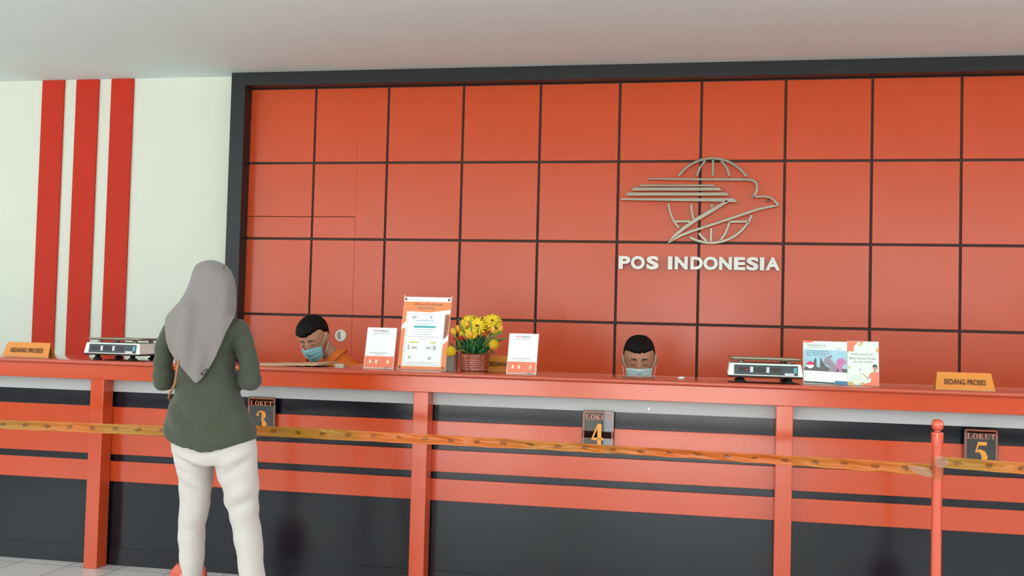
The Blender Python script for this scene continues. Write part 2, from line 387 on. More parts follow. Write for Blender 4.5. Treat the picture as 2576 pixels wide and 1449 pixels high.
# ------------------------------------------------------------------ counter window signs LOKET 3 / 4 / 5
M_acb = mat('black_acrylic', (12, 7, 8), 0.03, var=0.02, spec=1.0)
M_gold = mat('amber_vinyl', (232, 150, 48), 0.3, var=0.03)
M_rose = mat('rose_vinyl', (205, 120, 96), 0.3, var=0.03)
def ringpts(w, h, r, z0=0, n=6):
    pts = []
    for cx_, cz_, a0 in ((w/2-r, h/2-r, 0), (-w/2+r, h/2-r, 90), (-w/2+r, -h/2+r, 180), (w/2-r, -h/2+r, 270)):
        for k in range(n+1):
            a = R(a0+90*k/n); pts.append((cx_+r*math.cos(a), cz_+r*math.sin(a)))
    return pts
def outline(mb, w, h, r, t, y0, y1):
    A = ringpts(w, h, r); B = ringpts(w-2*t, h-2*t, max(r-t, 0.001)); n = len(A)
    for i in range(n):
        j = (i+1) % n; mb.prism([A[i], A[j], B[j], B[i]], y0, y1)
    return mb
def glyphs(ch):                                        # serif capitals, 0..1 wide and high
    T, S, se = 0.24, 0.10, 0.06
    q = lambda a, b_, c, d: [(a, c), (b_, c), (b_, d), (a, d)]
    if ch == 'L': return [q(.14, .14+T, 0, 1), q(0, .52, .94, 1), q(0, .95, 0, .07), [(.95, 0), (1, .34), (.93, .34), (.78, .07)]]
    if ch == 'E': return [q(.12, .12+T, 0, 1), q(0, .92, .93, 1), q(0, .96, 0, .07), [(.92, 1), (.92, .7), (.86, .7), (.74, .93)], [(.96, 0), (1, .32), (.93, .32), (.78, .07)], q(.3, .68, .47, .54), q(.63, .69, .36, .66)]
    if ch == 'T': return [q(.38, .38+T, 0, 1), q(0, 1, .93, 1), q(.24, .76, 0, .06), [(0, 1), (0, .68), (.06, .68), (.18, .93)], [(1, 1), (1, .68), (.94, .68), (.82, .93)]]
    if ch == 'K': return [q(.1, .1+T, 0, 1), q(0, .46, .94, 1), q(0, .46, 0, .06), q(.62, .98, .94, 1), q(.56, 1, 0, .06), [(.3, .42), (.78, .96), (.88, .96), (.36, .36)], [(.42, .56), (.56, .66), (.96, .04), (.68, .04)]]
    if ch == 'O':
        out = []; n = 28
        for k in range(n):
            a, b_ = 2*math.pi*k/n, 2*math.pi*(k+1)/n
            fo = lambda t: (.5+.5*math.cos(t), .5+.52*math.sin(t)); fi = lambda t: (.5+.26*math.cos(t), .5+.45*math.sin(t))
            out.append([fo(a), fo(b_), fi(b_), fi(a)])
        return out
DIG = {'3': [[(0.12, .72), (.2, .9), (.48, 1.0), (.8, .9), (.86, .74), (.72, .58), (.5, .5), (.8, .42), (.93, .22), (.72, .03), (.42, -.02), (.12, .06)]],
       }
def digit(mb, ch, cx_, cz_, w, h, y0, y1):
    f = lambda p: (cx_+(p[0]-.5)*w, cz_+(p[1]-.5)*h)
    if ch == '3':
        mb.stroke([f(p) for p in ((.1, .8), (.25, .93), (.48, .97), (.68, .9), (.74, .76), (.66, .62), (.5, .54))], [.1*w, .1*w, .12*w, .3*w, .38*w, .26*w, .05*w], y0, y1)
        mb.stroke([f(p) for p in ((.5, .54), (.68, .47), (.8, .33), (.76, .16), (.58, .05), (.35, .02), (.1, .1))], [.05*w, .26*w, .42*w, .4*w, .18*w, .12*w, .14*w], y0, y1)
        mb.lathe([(0.0, -0.0005), (.13*w, -0.0005), (.13*w, .0005), (0, .0005)], (f((.14, .16))[0], (y0+y1)/2, f((.14, .16))[1]), 14, 'y')
        mb.lathe([(0.0, -0.0005), (.11*w, -0.0005), (.11*w, .0005), (0, .0005)], (f((.16, .78))[0], (y0+y1)/2, f((.16, .78))[1]), 14, 'y')
    if ch == '4':
        mb.prism([f(p) for p in ((.48, 1.0), (.8, 1.0), (.8, 0), (.48, 0))], y0, y1)
        mb.prism([f(p) for p in ((0, .3), (0, .22), (1, .22), (1, .33), (.1, .33))], y0, y1)
        mb.prism([f(p) for p in ((.48, 1.0), (0, .3), (.14, .3), (.5, .84))], y0, y1)
    if ch == '5':
        mb.prism([f(p) for p in ((.28, 1.0), (.95, 1.0), (.88, .84), (.34, .84), (.2, .52), (.08, .52))], y0, y1)
        mb.stroke([f(p) for p in ((.12, .53), (.4, .6), (.66, .5), (.78, .32), (.7, .14), (.5, .03), (.2, .03), (.05, .1))], [.06*w, .22*w, .36*w, .4*w, .34*w, .2*w, .12*w, .12*w], y0, y1)
def loket(num, x0, ya, x1, yb, label, tilt=0.0, yawr=0.0):
    Y = 5.318 if not tilt else 5.308; A = P(x0, ya, Y); B = P(x1, yb, Y); w = B.x-A.x; zc_ = (A.z+B.z)/2; h = A.z-B.z
    t = thing('counter_sign', label, 'sign', ((A.x+B.x)/2, Y, zc_), (tilt, 0, yawr), 'numbered signs hung on the counter front')
    MB().prism(ringpts(w, h, 0.012), 0, 0.006).build('plate', M_acb, t, bevel=0.0008, seg=1)
    mb = MB(); outline(mb, w-0.008, h-0.008, 0.010, 0.0022, -0.0008, 0.0002); outline(mb, w-0.018, h-0.018, 0.007, 0.0022, -0.0008, 0.0002)
    mb.build('border', M_rose, t)
    mb = MB(); cw = 0.0225; hh = 0.026; tot = 5*cw+4*0.0035; k0 = -tot/2
    for i, ch in enumerate('LOKET'):
        for pg in glyphs(ch): mb.prism([(k0+i*(cw+0.0035)+p[0]*cw, h/2-0.048+p[1]*hh) for p in pg], -0.001, 0.0)
    mb.build('lettering', M_rose, t)
    mb = MB(); digit(mb, num, 0.0, -0.022, 0.062, 0.105, -0.001, 0.0); mb.build('numeral', M_gold, t)
    MB().box(-0.02, 0.02, 0.006, 0.0145, h/2-0.05, h/2-0.02).build('mount', M_black, t)
    return t
loket('3', 624, 997, 691, 1098, 'black sign with numeral 3, partly behind the woman at the counter', tilt=R(2.5))
loket('4', 1465, 1031, 1543, 1132, 'black sign with numeral 4 catching a bright glare, middle of the counter', tilt=R(-3))
loket('5', 2425, 1077, 2511, 1179, 'black sign with numeral 5, right of the round orange barrier pole', tilt=R(2.5))
# small torn paper bit stuck at the lower edge of the grey band
c0 = P(1632, 1029, YB-0.008)
tag(MB().prism([(c0.x-0.006, c0.z+0.008), (c0.x+0.004, c0.z+0.009), (c0.x+0.007, c0.z), (c0.x+0.002, c0.z-0.008), (c0.x-0.003, c0.z-0.007)], c0.y-0.003, c0.y+0.0018).build('paper_scrap', M_paper), 'tiny torn white paper scrap on the grey band right of the middle numbered sign', 'paper scrap')

# ------------------------------------------------------------------ weighing scales
M_disp = mat('display_panel', (52, 62, 72), 0.25, var=0.05)
M_win = mat('display_window', (38, 16, 24), 0.12, var=0.05)
M_led = mat('red_led', (255, 30, 70), 0.4, emit=1.6)
M_lab = mat('pale_label', (205, 205, 212), 0.5, var=0.02)
M_cyan = mat('cyan_label', (70, 170, 185), 0.4, var=0.03)
def scale(loc, rz, w, label, led):
    t = thing('weighing_scale', label, 'scale', loc, (0, 0, rz), 'shop scales on the countertop')
    w2 = w/2; d2 = 0.15
    o = MB().box(-w2, w2, -d2, d2, 0.034, 0.096, top=(0.010, 0.012)).build('housing', M_white, t, bevel=0.006, seg=3)
    MB().box(-w2+0.004, w2-0.004, -d2+0.004, d2-0.004, 0.026, 0.0345).build('base_pan', M_black, t, bevel=0.003)
    for a in (-1, 1):
        for b_ in (-1, 1):
            MB().lathe([(0.010, 0.0), (0.024, 0.0), (0.026, 0.004), (0.024, 0.010), (0.014, 0.012), (0.014, 0.0268), (0.0, 0.0268)], (a*(w2-0.065), b_*(d2-0.04), 0), 20).build('foot', M_black, t, smooth=True)
    # display on the sloping front face
    nn = math.atan2(0.012, 0.062)
    pn = MB().box(-w2+0.032, w2-0.026, -0.002, 0.004, -0.024, 0.024).build('display_panel', M_disp, t, bevel=0.0015)
    pn.location = (0, -d2+0.0055, 0.064); pn.rotation_euler = (-nn, 0, 0)
    L = -w2+0.050
    for k in range(3):
        x = L+k*(w-0.13)/3; MB().box(x, x+(w-0.13)/3-0.022, -0.0035, -0.001, -0.010, 0.012).build('display_window', M_win, pn)
        if k < 2: MB().box(x+(w-0.13)/3-0.018, x+(w-0.13)/3-0.004, -0.0035, -0.001, -0.013, 0.014).build('unit_label', M_lab, pn)
    MB().box(w2-0.046, w2-0.031, -0.0035, -0.001, -0.011, 0.014).build('cyan_label', M_cyan, pn)
    MB().box(w2-0.088, w2-0.044, -0.005, -0.001, -0.026, -0.013).build('sticker', M_lab, pn)
    if led: MB().box(L+(w-0.13)/3-0.036, L+(w-0.13)/3-0.030, -0.0045, -0.003, -0.003, 0.001).build('red_digit', M_led, pn)
    pl = MB(); pr = [(-w2+0.002, 0.112), (-w2-0.004, 0.1185), (-w2-0.002, 0.1215), (-w2+0.012, 0.117)]
    def rr_(s, z): return [(x*s, y*s, z) for x, y in [(p[0], p[1]) for p in ringpts(w-0.008, 0.27, 0.03)]]
    pl.rings([rr_(0.93, 0.110), rr_(1.0, 0.119), rr_(1.0, 0.122), rr_(0.94, 0.1135)])
    pl.build('platter', M_platter, t, smooth=False)
    for a in (-1, 1):
        for b_ in (-1, 1): MB().tube([(a*(w2-0.06), b_*0.09, 0.095), (a*(w2-0.075), b_*0.085, 0.111)], [0.012, 0.009], 10).build('platter_arm', M_platter, t, smooth=True)
    return t
def onTop(x, Y): v = P(x, 950, Y); return (v.x, Y, TOPZ+0.0003)
pA = P(1923, 930, 5.27).x
scale((pA+0.004, 5.27+0.15, TOPZ+0.0003), 0, 0.362, 'white electronic shop scale with one red digit lit, beside two leaflets', True)
pB = P(209, 888, 5.33).x
scale((pB+0.345/2, 5.33+0.15, TOPZ+0.0003), R(1), 0.345, 'white electronic shop scale on the counter left of the woman', False)

# ------------------------------------------------------------------ tent signs SEDANG PROSES
def tent(xl, xr, Y, rz, label, ht=0.082):
    A = P(xl, 940, Y); B = P(xr, 940, Y); w = (B.x-A.x)/math.cos(rz)
    t = thing('tent_sign', label, 'sign', ((A.x+B.x)/2, Y, TOPZ+0.0003), (0, 0, rz), 'amber tent signs on the countertop')
    q = [(-0.03, 0.0), (0.0, ht), (0.03, 0.0)]; th = 0.0025
    ins = 0.012
    mb = MB()
    def slab(s):
        v = [(-w/2, s*0.032, 0), (w/2, s*0.032, 0), (w/2-ins, s*0.002, ht), (-w/2+ins, s*0.002, ht)]
        v2 = [(x, y-s*0.003, z) for x, y, z in v]
        mb.rings([v, v2])
    slab(-1); slab(1)
    mb.box(-w/2+ins, w/2-ins, -0.003, 0.003, ht-0.004, ht)
    mb.build('plate', M_tent, t)
    l = text('lettering', 'SEDANG PROSES', w*0.70, 0.027, 0.0012, M_ink, t, (0, -0.0222, ht*0.46), off=0.012)
    l.rotation_euler = (-math.atan2(0.030, ht), 0, 0)
    fo = MB().box(-w/2-0.002, w/2+0.002, -0.036, 0.036, 0.0, 0.003).build('clear_base', M_acry, t)
    return t
tent(2350, 2500, 5.31, R(1), 'amber tent sign standing alone at the right end of the countertop')
tent(10, 132, 5.40, R(-4), 'amber tent sign standing alone at the left end of the countertop')
tent(1212, 1350, 5.67, R(3), 'amber tent sign half hidden behind the flower pot')

# ------------------------------------------------------------------ paper stands
M_tang = mat('tangerine_print', (240, 140, 88), 0.4, var=0.04)
M_salm = mat('salmon_print', (240, 128, 98), 0.4, var=0.03)
M_g1 = mat('grey_print', (120, 124, 128), 0.5, var=0.03); M_g2 = mat('light_grey_print', (184, 190, 194), 0.5, var=0.03)
M_red = mat('red_print', (214, 60, 50), 0.5, var=0.03); M_teal = mat('teal_print', (70, 180, 178), 0.5, var=0.03)
M_yel = mat('yellow_green_print', (200, 205, 90), 0.5, var=0.03); M_cremeprint = mat('cream_print', (250, 226, 190), 0.5, var=0.02)
def stand(name, w, h, loc, rz, tilt, label, cat, group=None):
    t = thing(name, label, cat, loc, (-tilt, 0, rz), group)
    MB().box(-w/2-0.003, w/2+0.003, 0.0012, 0.0035, 0.0, h+0.003).build('back_sheet', M_acry, t)
    hl = h*0.62; k = math.sin(tilt)
    # folded foot sloping down behind the sheet
    mb = MB(); c, s = math.cos(tilt), math.sin(tilt)
    yf = 0.055; zf = yf*s/c                # point on the counter seen in the tilted frame
    mb.rings([[(-w/2, 0.001, 0.0), (w/2, 0.001, 0.0), (w/2, yf*1.0, -0+zf*0+yf*math.tan(tilt)*0), (-w/2, yf, 0)], [(-w/2, 0.001, 0.002), (w/2, 0.001, 0.002), (w/2, yf, 0.002), (-w/2, yf, 0.002)]])
    return t, mb
def foot(t, tilt, w, depth=0.07):
    s = math.tan(tilt)                      # counter surface in the tilted frame: z = y*tan(tilt)
    MB().rings([[(-w/2, 0.0, 0.0), (w/2, 0.0, 0.0), (w/2, depth, depth*s), (-w/2, depth, depth*s)], [(-w/2, 0.0, 0.0025), (w/2, 0.0, 0.0025), (w/2, depth, depth*s+0.0025), (-w/2, depth, depth*s+0.0025)]]).build('foot', M_acry, t)
def placed(xl, xr, yb_, Y): A = P(xl, yb_, Y); B = P(xr, yb_, Y); return (A.x+B.x)/2, B.x-A.x
TL = R(15)
def qr_stand(xl, xr, Y, rz, label):
    cx_, w = placed(xl, xr, 920, Y); h = w*1.40
    t, mb = stand('payment_stand', w, h, (cx_, Y, TOPZ+0.0015), rz, TL, label, 'stand', 'small white payment stands'); mb.bm.free(); foot(t, TL, w)
    MB().box(-w/2, w/2, 0.0, 0.001, 0.003, h).build('card', M_paper, t)
    MB().box(-w/2+0.002, w/2-0.002, -0.0007, 0.0, 0.006, h*0.305).build('salmon_band', M_salm, t)
    text('heading', 'POS', w*0.19, h*0.036, 0.0005, M_red, t, (-w*0.17, -0.0005, h*0.925), off=0.03)
    mb = MB(); outline(mb, w*0.30, h*0.05, 0.002, 0.0012, -0.0007, 0); 
    for v in mb.bm.verts: v.co.x += w*0.10; v.co.z += h*0.925
    scrawl(mb, -w*0.03, w*0.22, h*0.912, h*0.026, -0.0007, 0, 5, 0.1)
    scrawl(mb, -w*0.30, w*0.28, h*0.855, h*0.014, -0.0007, 0, 3); scrawl(mb, -w*0.34, w*0.26, h*0.375, h*0.022, -0.0007, 0, 8); scrawl(mb, -w*0.18, w*0.16, h*0.335, h*0.014, -0.0007, 0, 9)
    mb.build('small_print', M_g1, t)
    for k in (-0.30, -0.09, 0.30): MB().box(w*k-w*0.035, w*k+w*0.035, -0.0014, -0.0007, h*0.13, h*0.215).build('icon', M_cremeprint, t)
    MB().box(w*0.2, w*0.38, -0.0014, -0.0007, h*0.02, h*0.04).build('dark_tab', M_g1, t)
qr_stand(915, 988, 5.36, R(2), 'small white payment card stand left of the tall orange poster stand')
qr_stand(1274, 1348, 5.30, R(-2), 'small white payment card stand right of the flower pot')
# tall poster
cx_, w = placed(1000, 1120, 920, 5.38); h = 0.405
t, mb = stand('poster_stand', w, h, (cx_, 5.38, TOPZ+0.0015), R(1), TL, 'tall orange poster stand with a white notice taped on, left of the flower pot', 'poster stand'); mb.bm.free(); foot(t, TL, w, 0.11)
MB().box(-w/2, w/2, 0.0, 0.001, 0.004, h).build('poster', M_tang, t)
mb = MB(); mb.box(-w/2, w/2, -0.0006, 0, h*0.935, h-0.001)
mb.prism([(-w*0.42, h*0.80), (w*0.08, h*0.79), (w*0.5, h*0.83), (w*0.5, h*0.775), (w*0.40, h*0.765), (w*0.40, h*0.05), (-w*0.42, h*0.05)], -0.0006, 0)
mb.prism([(-w*0.5, h*0.605), (-w*0.42, h*0.66), (-w*0.42, h*0.58), (-w*0.5, h*0.545)], -0.0006, 0)
mb.prism([(w*0.40, h*0.44), (w*0.5, h*0.49), (w*0.5, h*0.41), (w*0.40, h*0.35)], -0.0006, 0)
mb.build('white_print', M_paper, t)
mb = MB(); mb.prism([(w*0.40, h*0.76), (w*0.48, h*0.75), (w*0.485, h*0.58), (w*0.46, h*0.46), (w*0.40, h*0.42)], -0.001, -0.0006); mb.build('photo_print', mat('brown_print', (150, 96, 78), 0.5, var=0.3, vscale=60), t)
text('heading', 'METERAI', w*0.34, h*0.034, 0.0006, M_g1, t, (-w*0.02, -0.0006, h*0.845))
mb = MB(); scrawl(mb, -w*0.27, w*0.32, h*0.885, h*0.034, -0.0008, 0, 12, 0.12); mb.build('heading_print', mat('dim_brown_print', (176, 104, 72), 0.5, var=0.05), t)
mb = MB(); outline(mb, w*0.78, h*0.70, 0.014, 0.0016, -0.0016, -0.001)
for v in mb.bm.verts: v.co.z += h*0.415
scrawl(mb, -w*0.22, w*0.20, h*0.665, h*0.026, -0.0016, -0.001, 2, 0.15)
scrawl(mb, -w*0.2, w*0.18, h*0.63, h*0.012, -0.0016, -0.001, 4); scrawl(mb, -w*0.18, w*0.17, h*0.612, h*0.010, -0.0016, -0.001, 6)
for k, (a, b_) in enumerate(((-.22, .2), (-.17, .13), (-.2, .16), (-.34, .3), (-.1, .08))): scrawl(mb, w*a, w*b_, h*(0.545-0.033*k), h*0.012, -0.0016, -0.001, 20+k)
scrawl(mb, -w*0.3, w*0.3, h*0.10, h*0.010, -0.0016, -0.001, 31); scrawl(mb, -w*0.34, w*0.32, h*0.085, h*0.009, -0.0016, -0.001, 32)
scrawl(mb, -w*0.42, -w*0.12, h*0.962, h*0.012, -0.0016, -0.0004, 40)
mb.box(-w*0.3, -w*0.2, -0.0016, -0.001, h*0.70, h*0.735); mb.box(w*0.08, w*0.13, -0.0016, -0.001, h*0.70, h*0.74)
mb.build('small_print', M_g2, t)
MB().prism([(-w*0.24, h*0.575), (w*0.22, h*0.575), (w*0.22, h*0.60), (-w*0.24, h*0.60)], -0.0018, -0.001).build('teal_bar', M_teal, t)
for a, b_ in ((-0.3, -0.11), (0.14, 0.26)): MB().box(w*a, w*b_, -0.0018, -0.001, h*0.365, h*0.382).build('highlight', M_yel, t)
for a, b_, c, d in ((-.33, -.29, .27, .335), (-.25, -.13, .285, .315), (.05, .16, .285, .315), (.20, .26, .27, .335), (-.3, -.24, .15, .185), (.11, .18, .14, .18)): MB().box(w*a, w*b_, -0.0018, -0.001, h*c, h*d).build('picture', M_g2, t)
for a, b_ in ((-w*0.46, h*0.965), (w*0.45, h*0.965), (-w*0.46, h*0.035), (w*0.44, h*0.035)): MB().lathe([(0.0, -0.004), (0.006, -0.003), (0.007, 0.0), (0, 0.0)], (a, 0, b_), 16, 'y').build('screw', M_steel, t, smooth=True)
M_cf = mat('cloudy_film', (232, 190, 172), 0.3, alpha=0.8)
MB().prism([(-w/2-0.006, h+0.014), (-w/2+0.012, h), (-w/2-0.001, h-0.03)], -0.001, 0.001).build('sleeve_corner', M_cf, t); MB().prism([(w/2+0.006, h+0.010), (w/2-0.008, h), (w/2+0.002, h-0.03)], -0.001, 0.001).build('sleeve_corner', M_cf, t)
# clear leaflet box behind the poster
a = P(1107, 925, 5.54); b_ = P(1145, 925, 5.54)
t = thing('leaflet_holder', 'clear acrylic leaflet box standing between the tall poster and the flower pot', 'holder', ((a.x+b_.x)/2, 5.54, TOPZ+0.0003))
wd = b_.x-a.x
MB().box(-wd/2, wd/2, -0.03, -0.027, 0, 0.115).box(-wd/2, wd/2, 0.027, 0.03, 0, 0.13).box(-wd/2, -wd/2+0.003, -0.027, 0.027, 0, 0.115).box(wd/2-0.003, wd/2, -0.027, 0.027, 0, 0.115).box(-wd/2, wd/2, -0.03, 0.03, 0, 0.003).build('box', M_acry, t)
MB().box(-wd/2+0.005, wd/2-0.005, -0.01, 0.004, 0.003, 0.12).build('leaflets', mat('olive_paper', (176, 170, 140), 0.6, var=0.05), t)

# leaflets on the right
def leaf(name, xl, xr, Y, hpx, label, tilt=R(9)):
    cx_, w = placed(xl, xr, 960, Y); t = thing(name, label, 'leaflet', (cx_, Y, TOPZ+0.0015), (-tilt, 0, 0), 'leaflets in clear stands'); foot(t, tilt, w, 0.07)
    MB().box(-w/2-0.003, w/2+0.003, 0.0012, 0.0035, 0.0, hpx+0.002).build('clear_back', M_acry, t)
    return t, w
M_mint = mat('pale_mint_print', (224, 238, 226), 0.45, var=0.02)
h = 0.213
t, w = leaf('leaflet', 2021, 2131, 5.33, h, 'leaflet with a blue travel photo and round flag, next to the scale')
MB().box(-w/2, w/2, 0, 0.001, 0.003, h).build('card', M_mint, t)
u_ = lambda x, y: (-w/2+w*(x-150)/(1320-150), h*(1-(y-190)/(1380-190)))   # sketch coordinates of the leaflet crop
MB().prism([u_(160, 420), u_(1320, 440), u_(1320, 1040), u_(160, 1000)], -0.0006, 0).build('photo_sky', mat('sky_print', (160, 200, 214), 0.45, var=0.12, vscale=14), t)
mb = MB()
mb.prism([u_(*p) for p in ((160, 1000), (165, 930), (400, 850), (440, 720), (485, 630), (500, 720), (505, 900), (600, 920), (598, 700), (617, 630), (660, 730), (740, 850), (800, 900), (1320, 940), (1320, 1035))], -0.001, -0.0006)
mb.build('temple_gate', mat('dark_stone_print', (98, 94, 94), 0.5, var=0.2, vscale=60), t)
mb = MB(); mb.prism([u_(*p) for p in ((690, 780), (740, 640), (900, 560), (930, 590), (870, 680), (960, 760), (1040, 860), (1010, 1020), (830, 1020), (850, 880), (760, 830))], -0.0014, -0.001)
mb.build('left_traveller', mat('lilac_grey_print', (150, 140, 152), 0.5, var=0.2, vscale=70), t)
mb = MB(); mb.prism([u_(*p) for p in ((1010, 1030), (1050, 720), (1110, 650), (1200, 640), (1270, 700), (1310, 790), (1220, 820), (1180, 960), (1190, 1030), (1110, 1030), (1090, 880))], -0.0018, -0.001)
mb.build('right_traveller', mat('pink_print', (196, 120, 166), 0.5, var=0.15, vscale=60), t)
c_ = u_(335, 850); rr = w*0.085
top = [(c_[0]+rr*math.cos(a), c_[1]+rr*math.sin(a)) for a in [math.pi*k/16 for k in range(17)]]; bot = [(c_[0]+rr*math.cos(a), c_[1]-rr*math.sin(a)) for a in [math.pi*k/16 for k in range(17)]]
MB().prism(top, -0.0024, -0.0012).build('flag_top', mat('flag_red', (215, 50, 90), 0.5), t); MB().prism(bot, -0.0024, -0.0012).build('flag_bottom', M_paper, t)
MB().prism([u_(140, 175), u_(440, 185), u_(390, 235), u_(140, 235)], -0.0008, 0).build('orange_tab', M_salm, t)
text('heading', 'TRANSFAST', w*0.35, h*0.045, 0.0006, M_g1, t, (u_(445, 0)[0], -0.0006, u_(0, 305)[1]), off=0.0)
mb = MB(); outline(mb, w*0.05, h*0.05, 0.004, 0.0014, -0.0008, 0)
for v in mb.bm.verts: v.co.x += u_(718, 0)[0]; v.co.z += u_(0, 310)[1]
for k, (a, b_) in enumerate(((245, 850), (245, 850), (245, 760))): scrawl(mb, u_(a, 0)[0], u_(b_, 0)[0], u_(0, 475+k*58)[1], h*0.024, -0.0012, -0.0006, 50+k)
scrawl(mb, u_(250, 0)[0], u_(640, 0)[0], u_(0, 372)[1], h*0.012, -0.0008, 0, 61); scrawl(mb, u_(1040, 0)[0], u_(1210, 0)[0], u_(0, 405)[1], h*0.014, -0.0008, 0, 62)
mb.build('small_print', mat('slate_print', (92, 110, 124), 0.5), t)
MB().prism([u_(160, 1008), u_(1330, 1050), u_(1330, 1330), u_(160, 1300)], -0.0014, -0.0006).build('lower_strip', M_paper, t)
mb = MB()
for k, (a, b_) in enumerate(((230, 400), (510, 580), (690, 840), (920, 1070), (1150, 1260))): scrawl(mb, u_(a, 0)[0], u_(b_, 0)[0], u_(0, 1090)[1], h*0.010, -0.002, -0.0014, 70+k)
scrawl(mb, u_(690, 0)[0], u_(930, 0)[0], u_(0, 1190)[1], h*0.014, -0.002, -0.0014, 80)
mb.build('fine_print', M_g2, t)
MB().prism([u_(160, 1300), u_(1330, 1325), u_(1330, 1370), u_(160, 1345)], -0.002, -0.0012).build('green_edge', mat('dark_green_print', (54, 92, 72), 0.5), t)
MB().prism([u_(960, 1350), u_(1010, 1270), u_(1335, 1275), u_(1335, 1375), u_(960, 1360)], -0.0026, -0.0012).build('blue_tab', mat('blue_print', (72, 126, 168), 0.5), t)
h = 0.218
t, w = leaf('leaflet', 2132, 2211, 5.335, h, 'white leaflet with orange corners and a smiling person in orange shirt')
MB().box(-w/2, w/2, 0, 0.001, 0.003, h).build('card', M_mint, t)
v_ = lambda x, y: (-w/2+w*(x-1335)/(2215-1335), h*(1-(y-140)/(1390-140)))
mb = MB(); mb.prism([v_(*p) for p in ((1335, 140), (1660, 145), (1520, 290), (1515, 430), (1390, 430), (1335, 440))], -0.0006, 0); mb.prism([v_(*p) for p in ((1690, 150), (1810, 150), (1750, 210), (1680, 170))], -0.0006, 0); mb.build('orange_corner', M_salm, t)
M_coin = mat('dull_gold_print', (214, 186, 120), 0.5, var=0.1, vscale=50)
MB().box(v_(1665, 0)[0], v_(1745, 0)[0], -0.001, 0, v_(0, 275)[1], v_(0, 170)[1]).build('gold_coin', M_coin, t)
for (cx0_, cz0, rx_, rz_) in ((2180, 380, 50, 60), (1390, 885, 25, 45), (1430, 1350, 100, 70), (1760, 1345, 70, 50)):
    pts = [v_(min(2213, max(1337, cx0_+rx_*math.cos(a))), min(1388, cz0+rz_*math.sin(a))) for a in [2*math.pi*k/20 for k in range(20)]]; MB().prism(pts, -0.0008, 0).build('gold_coin', M_coin, t)
for s, a, b_, y, hh in (('Nabung Emas', 1450, 2060, 510, 0.052), ('Bisa Disini Mulai', 1395, 2135, 620, 0.052), ('dari Rp 10.000', 1495, 2050, 728, 0.05)):
    A = v_(a, y); B = v_(b_, y); text('headline', s, B[0]-A[0], h*hh, 0.0006, M_g1, t, ((A[0]+B[0])/2, -0.0006, A[1]))
mb = MB(); mb.prism([v_(*p) for p in ((1770, 1345), (1990, 1280), (2005, 1150), (1960, 1130), (1910, 1170), (1990, 1020), (2090, 985), (2210, 1000), (2213, 1388), (1800, 1388))], -0.0012, -0.0006); mb.build('printed_shirt', M_salm, t)
mb = MB(); mb.stroke([v_(*p) for p in ((1690, 1025), (1780, 1060), (1850, 1130), (1930, 1190), (1990, 1130))], [0.001, 0.003, 0.004, 0.006, 0.006], -0.0016, -0.001)
mb.prism([v_(2110+50*math.cos(a), 885+75*math.sin(a)) for a in [2*math.pi*k/20 for k in range(20)]], -0.0018, -0.001); mb.prism([v_(*p) for p in ((2085, 940), (2140, 940), (2145, 1010), (2080, 1010))], -0.0016, -0.001)
mb.build('printed_skin', mat('skin_print', (196, 156, 134), 0.5), t)
mb = MB(); mb.prism([v_(*p) for p in ((2050, 880), (2045, 810), (2090, 780), (2150, 785), (2178, 830), (2172, 930), (2150, 860), (2100, 840))], -0.0022, -0.001); mb.build('printed_hair', mat('dark_hair_print', (72, 72, 72), 0.5), t)
mb = MB(); scrawl(mb, v_(2020, 0)[0], v_(2180, 0)[0], v_(0, 228)[1], h*0.014, -0.0008, 0, 90)
for k in range(3): scrawl(mb, v_(1450, 0)[0], v_(1740, 0)[0], v_(0, 1125+k*50)[1], h*0.010, -0.0008, 0, 91+k)
mb.prism([v_(1665, 910), v_(1700, 900), v_(1735, 970), v_(1700, 995)], -0.001, 0)
mb.build('small_print', M_g2, t)

# ------------------------------------------------------------------ loose things on the countertop
A = PZ(652, 908, TOPZ)
mb = MB()
def crumple(pts, zf, nx, ny, th):
    """quad patch over four corner XY points with height function; returns closed slab"""
    top = []; bot = []
    for j in range(ny+1):
        for i in range(nx+1):
            u, v = i/nx, j/ny
            p = (pts[0]*(1-u)+pts[1]*u)*(1-v)+(pts[3]*(1-u)+pts[2]*u)*v
            z = zf(u, v); top.append(Vector((p.x, p.y, z+th))); bot.append(Vector((p.x, p.y, z)))
    return top, bot
def slab_from(mb, top, bot, nx, ny):
    T = [mb.bm.verts.new(p) for p in top]; Bv = [mb.bm.verts.new(p) for p in bot]; N = nx+1
    for j in range(ny):
        for i in range(nx):
            a = j*N+i; mb._f([T[a], T[a+1], T[a+N+1], T[a+N]]); mb._f([Bv[a+N], Bv[a+N+1], Bv[a+1], Bv[a]])
    for i in range(nx):
        mb._f([Bv[i], Bv[i+1], T[i+1], T[i]]); a = ny*N+i; mb._f([T[a], T[a+1], Bv[a+1], Bv[a]])
    for j in range(ny):
        a = j*N; mb._f([T[a], T[a+N], Bv[a+N], Bv[a]]); a += nx; mb._f([Bv[a], Bv[a+N], T[a+N], T[a]])
    return mb
x0, x1 = P(652, 910, 5.35).x, P(812, 910, 5.35).x
pts = [Vector((x0, 5.30)), Vector((x1-0.02, 5.33)), Vector((x1, 5.60)), Vector((x0+0.05, 5.60))]
tp, bt = crumple(pts, lambda u, v: TOPZ+0.0005+0.016*max(0, u-0.25)*(0.7+0.5*v)+0.002*math.sin(u*40)*(1-v)*u, 24, 8, 0.010)
env = slab_from(MB(), tp, bt, 24, 8).build('envelope', mat('brown_kraft_paper', (206, 168, 134), 0.7, var=0.08, vscale=12, bump=0.1, bscale=30), smooth=False)
tag(env, 'brown kraft paper envelope lying on the countertop beside the woman', 'envelope')
c = P(855, 912, 5.42)
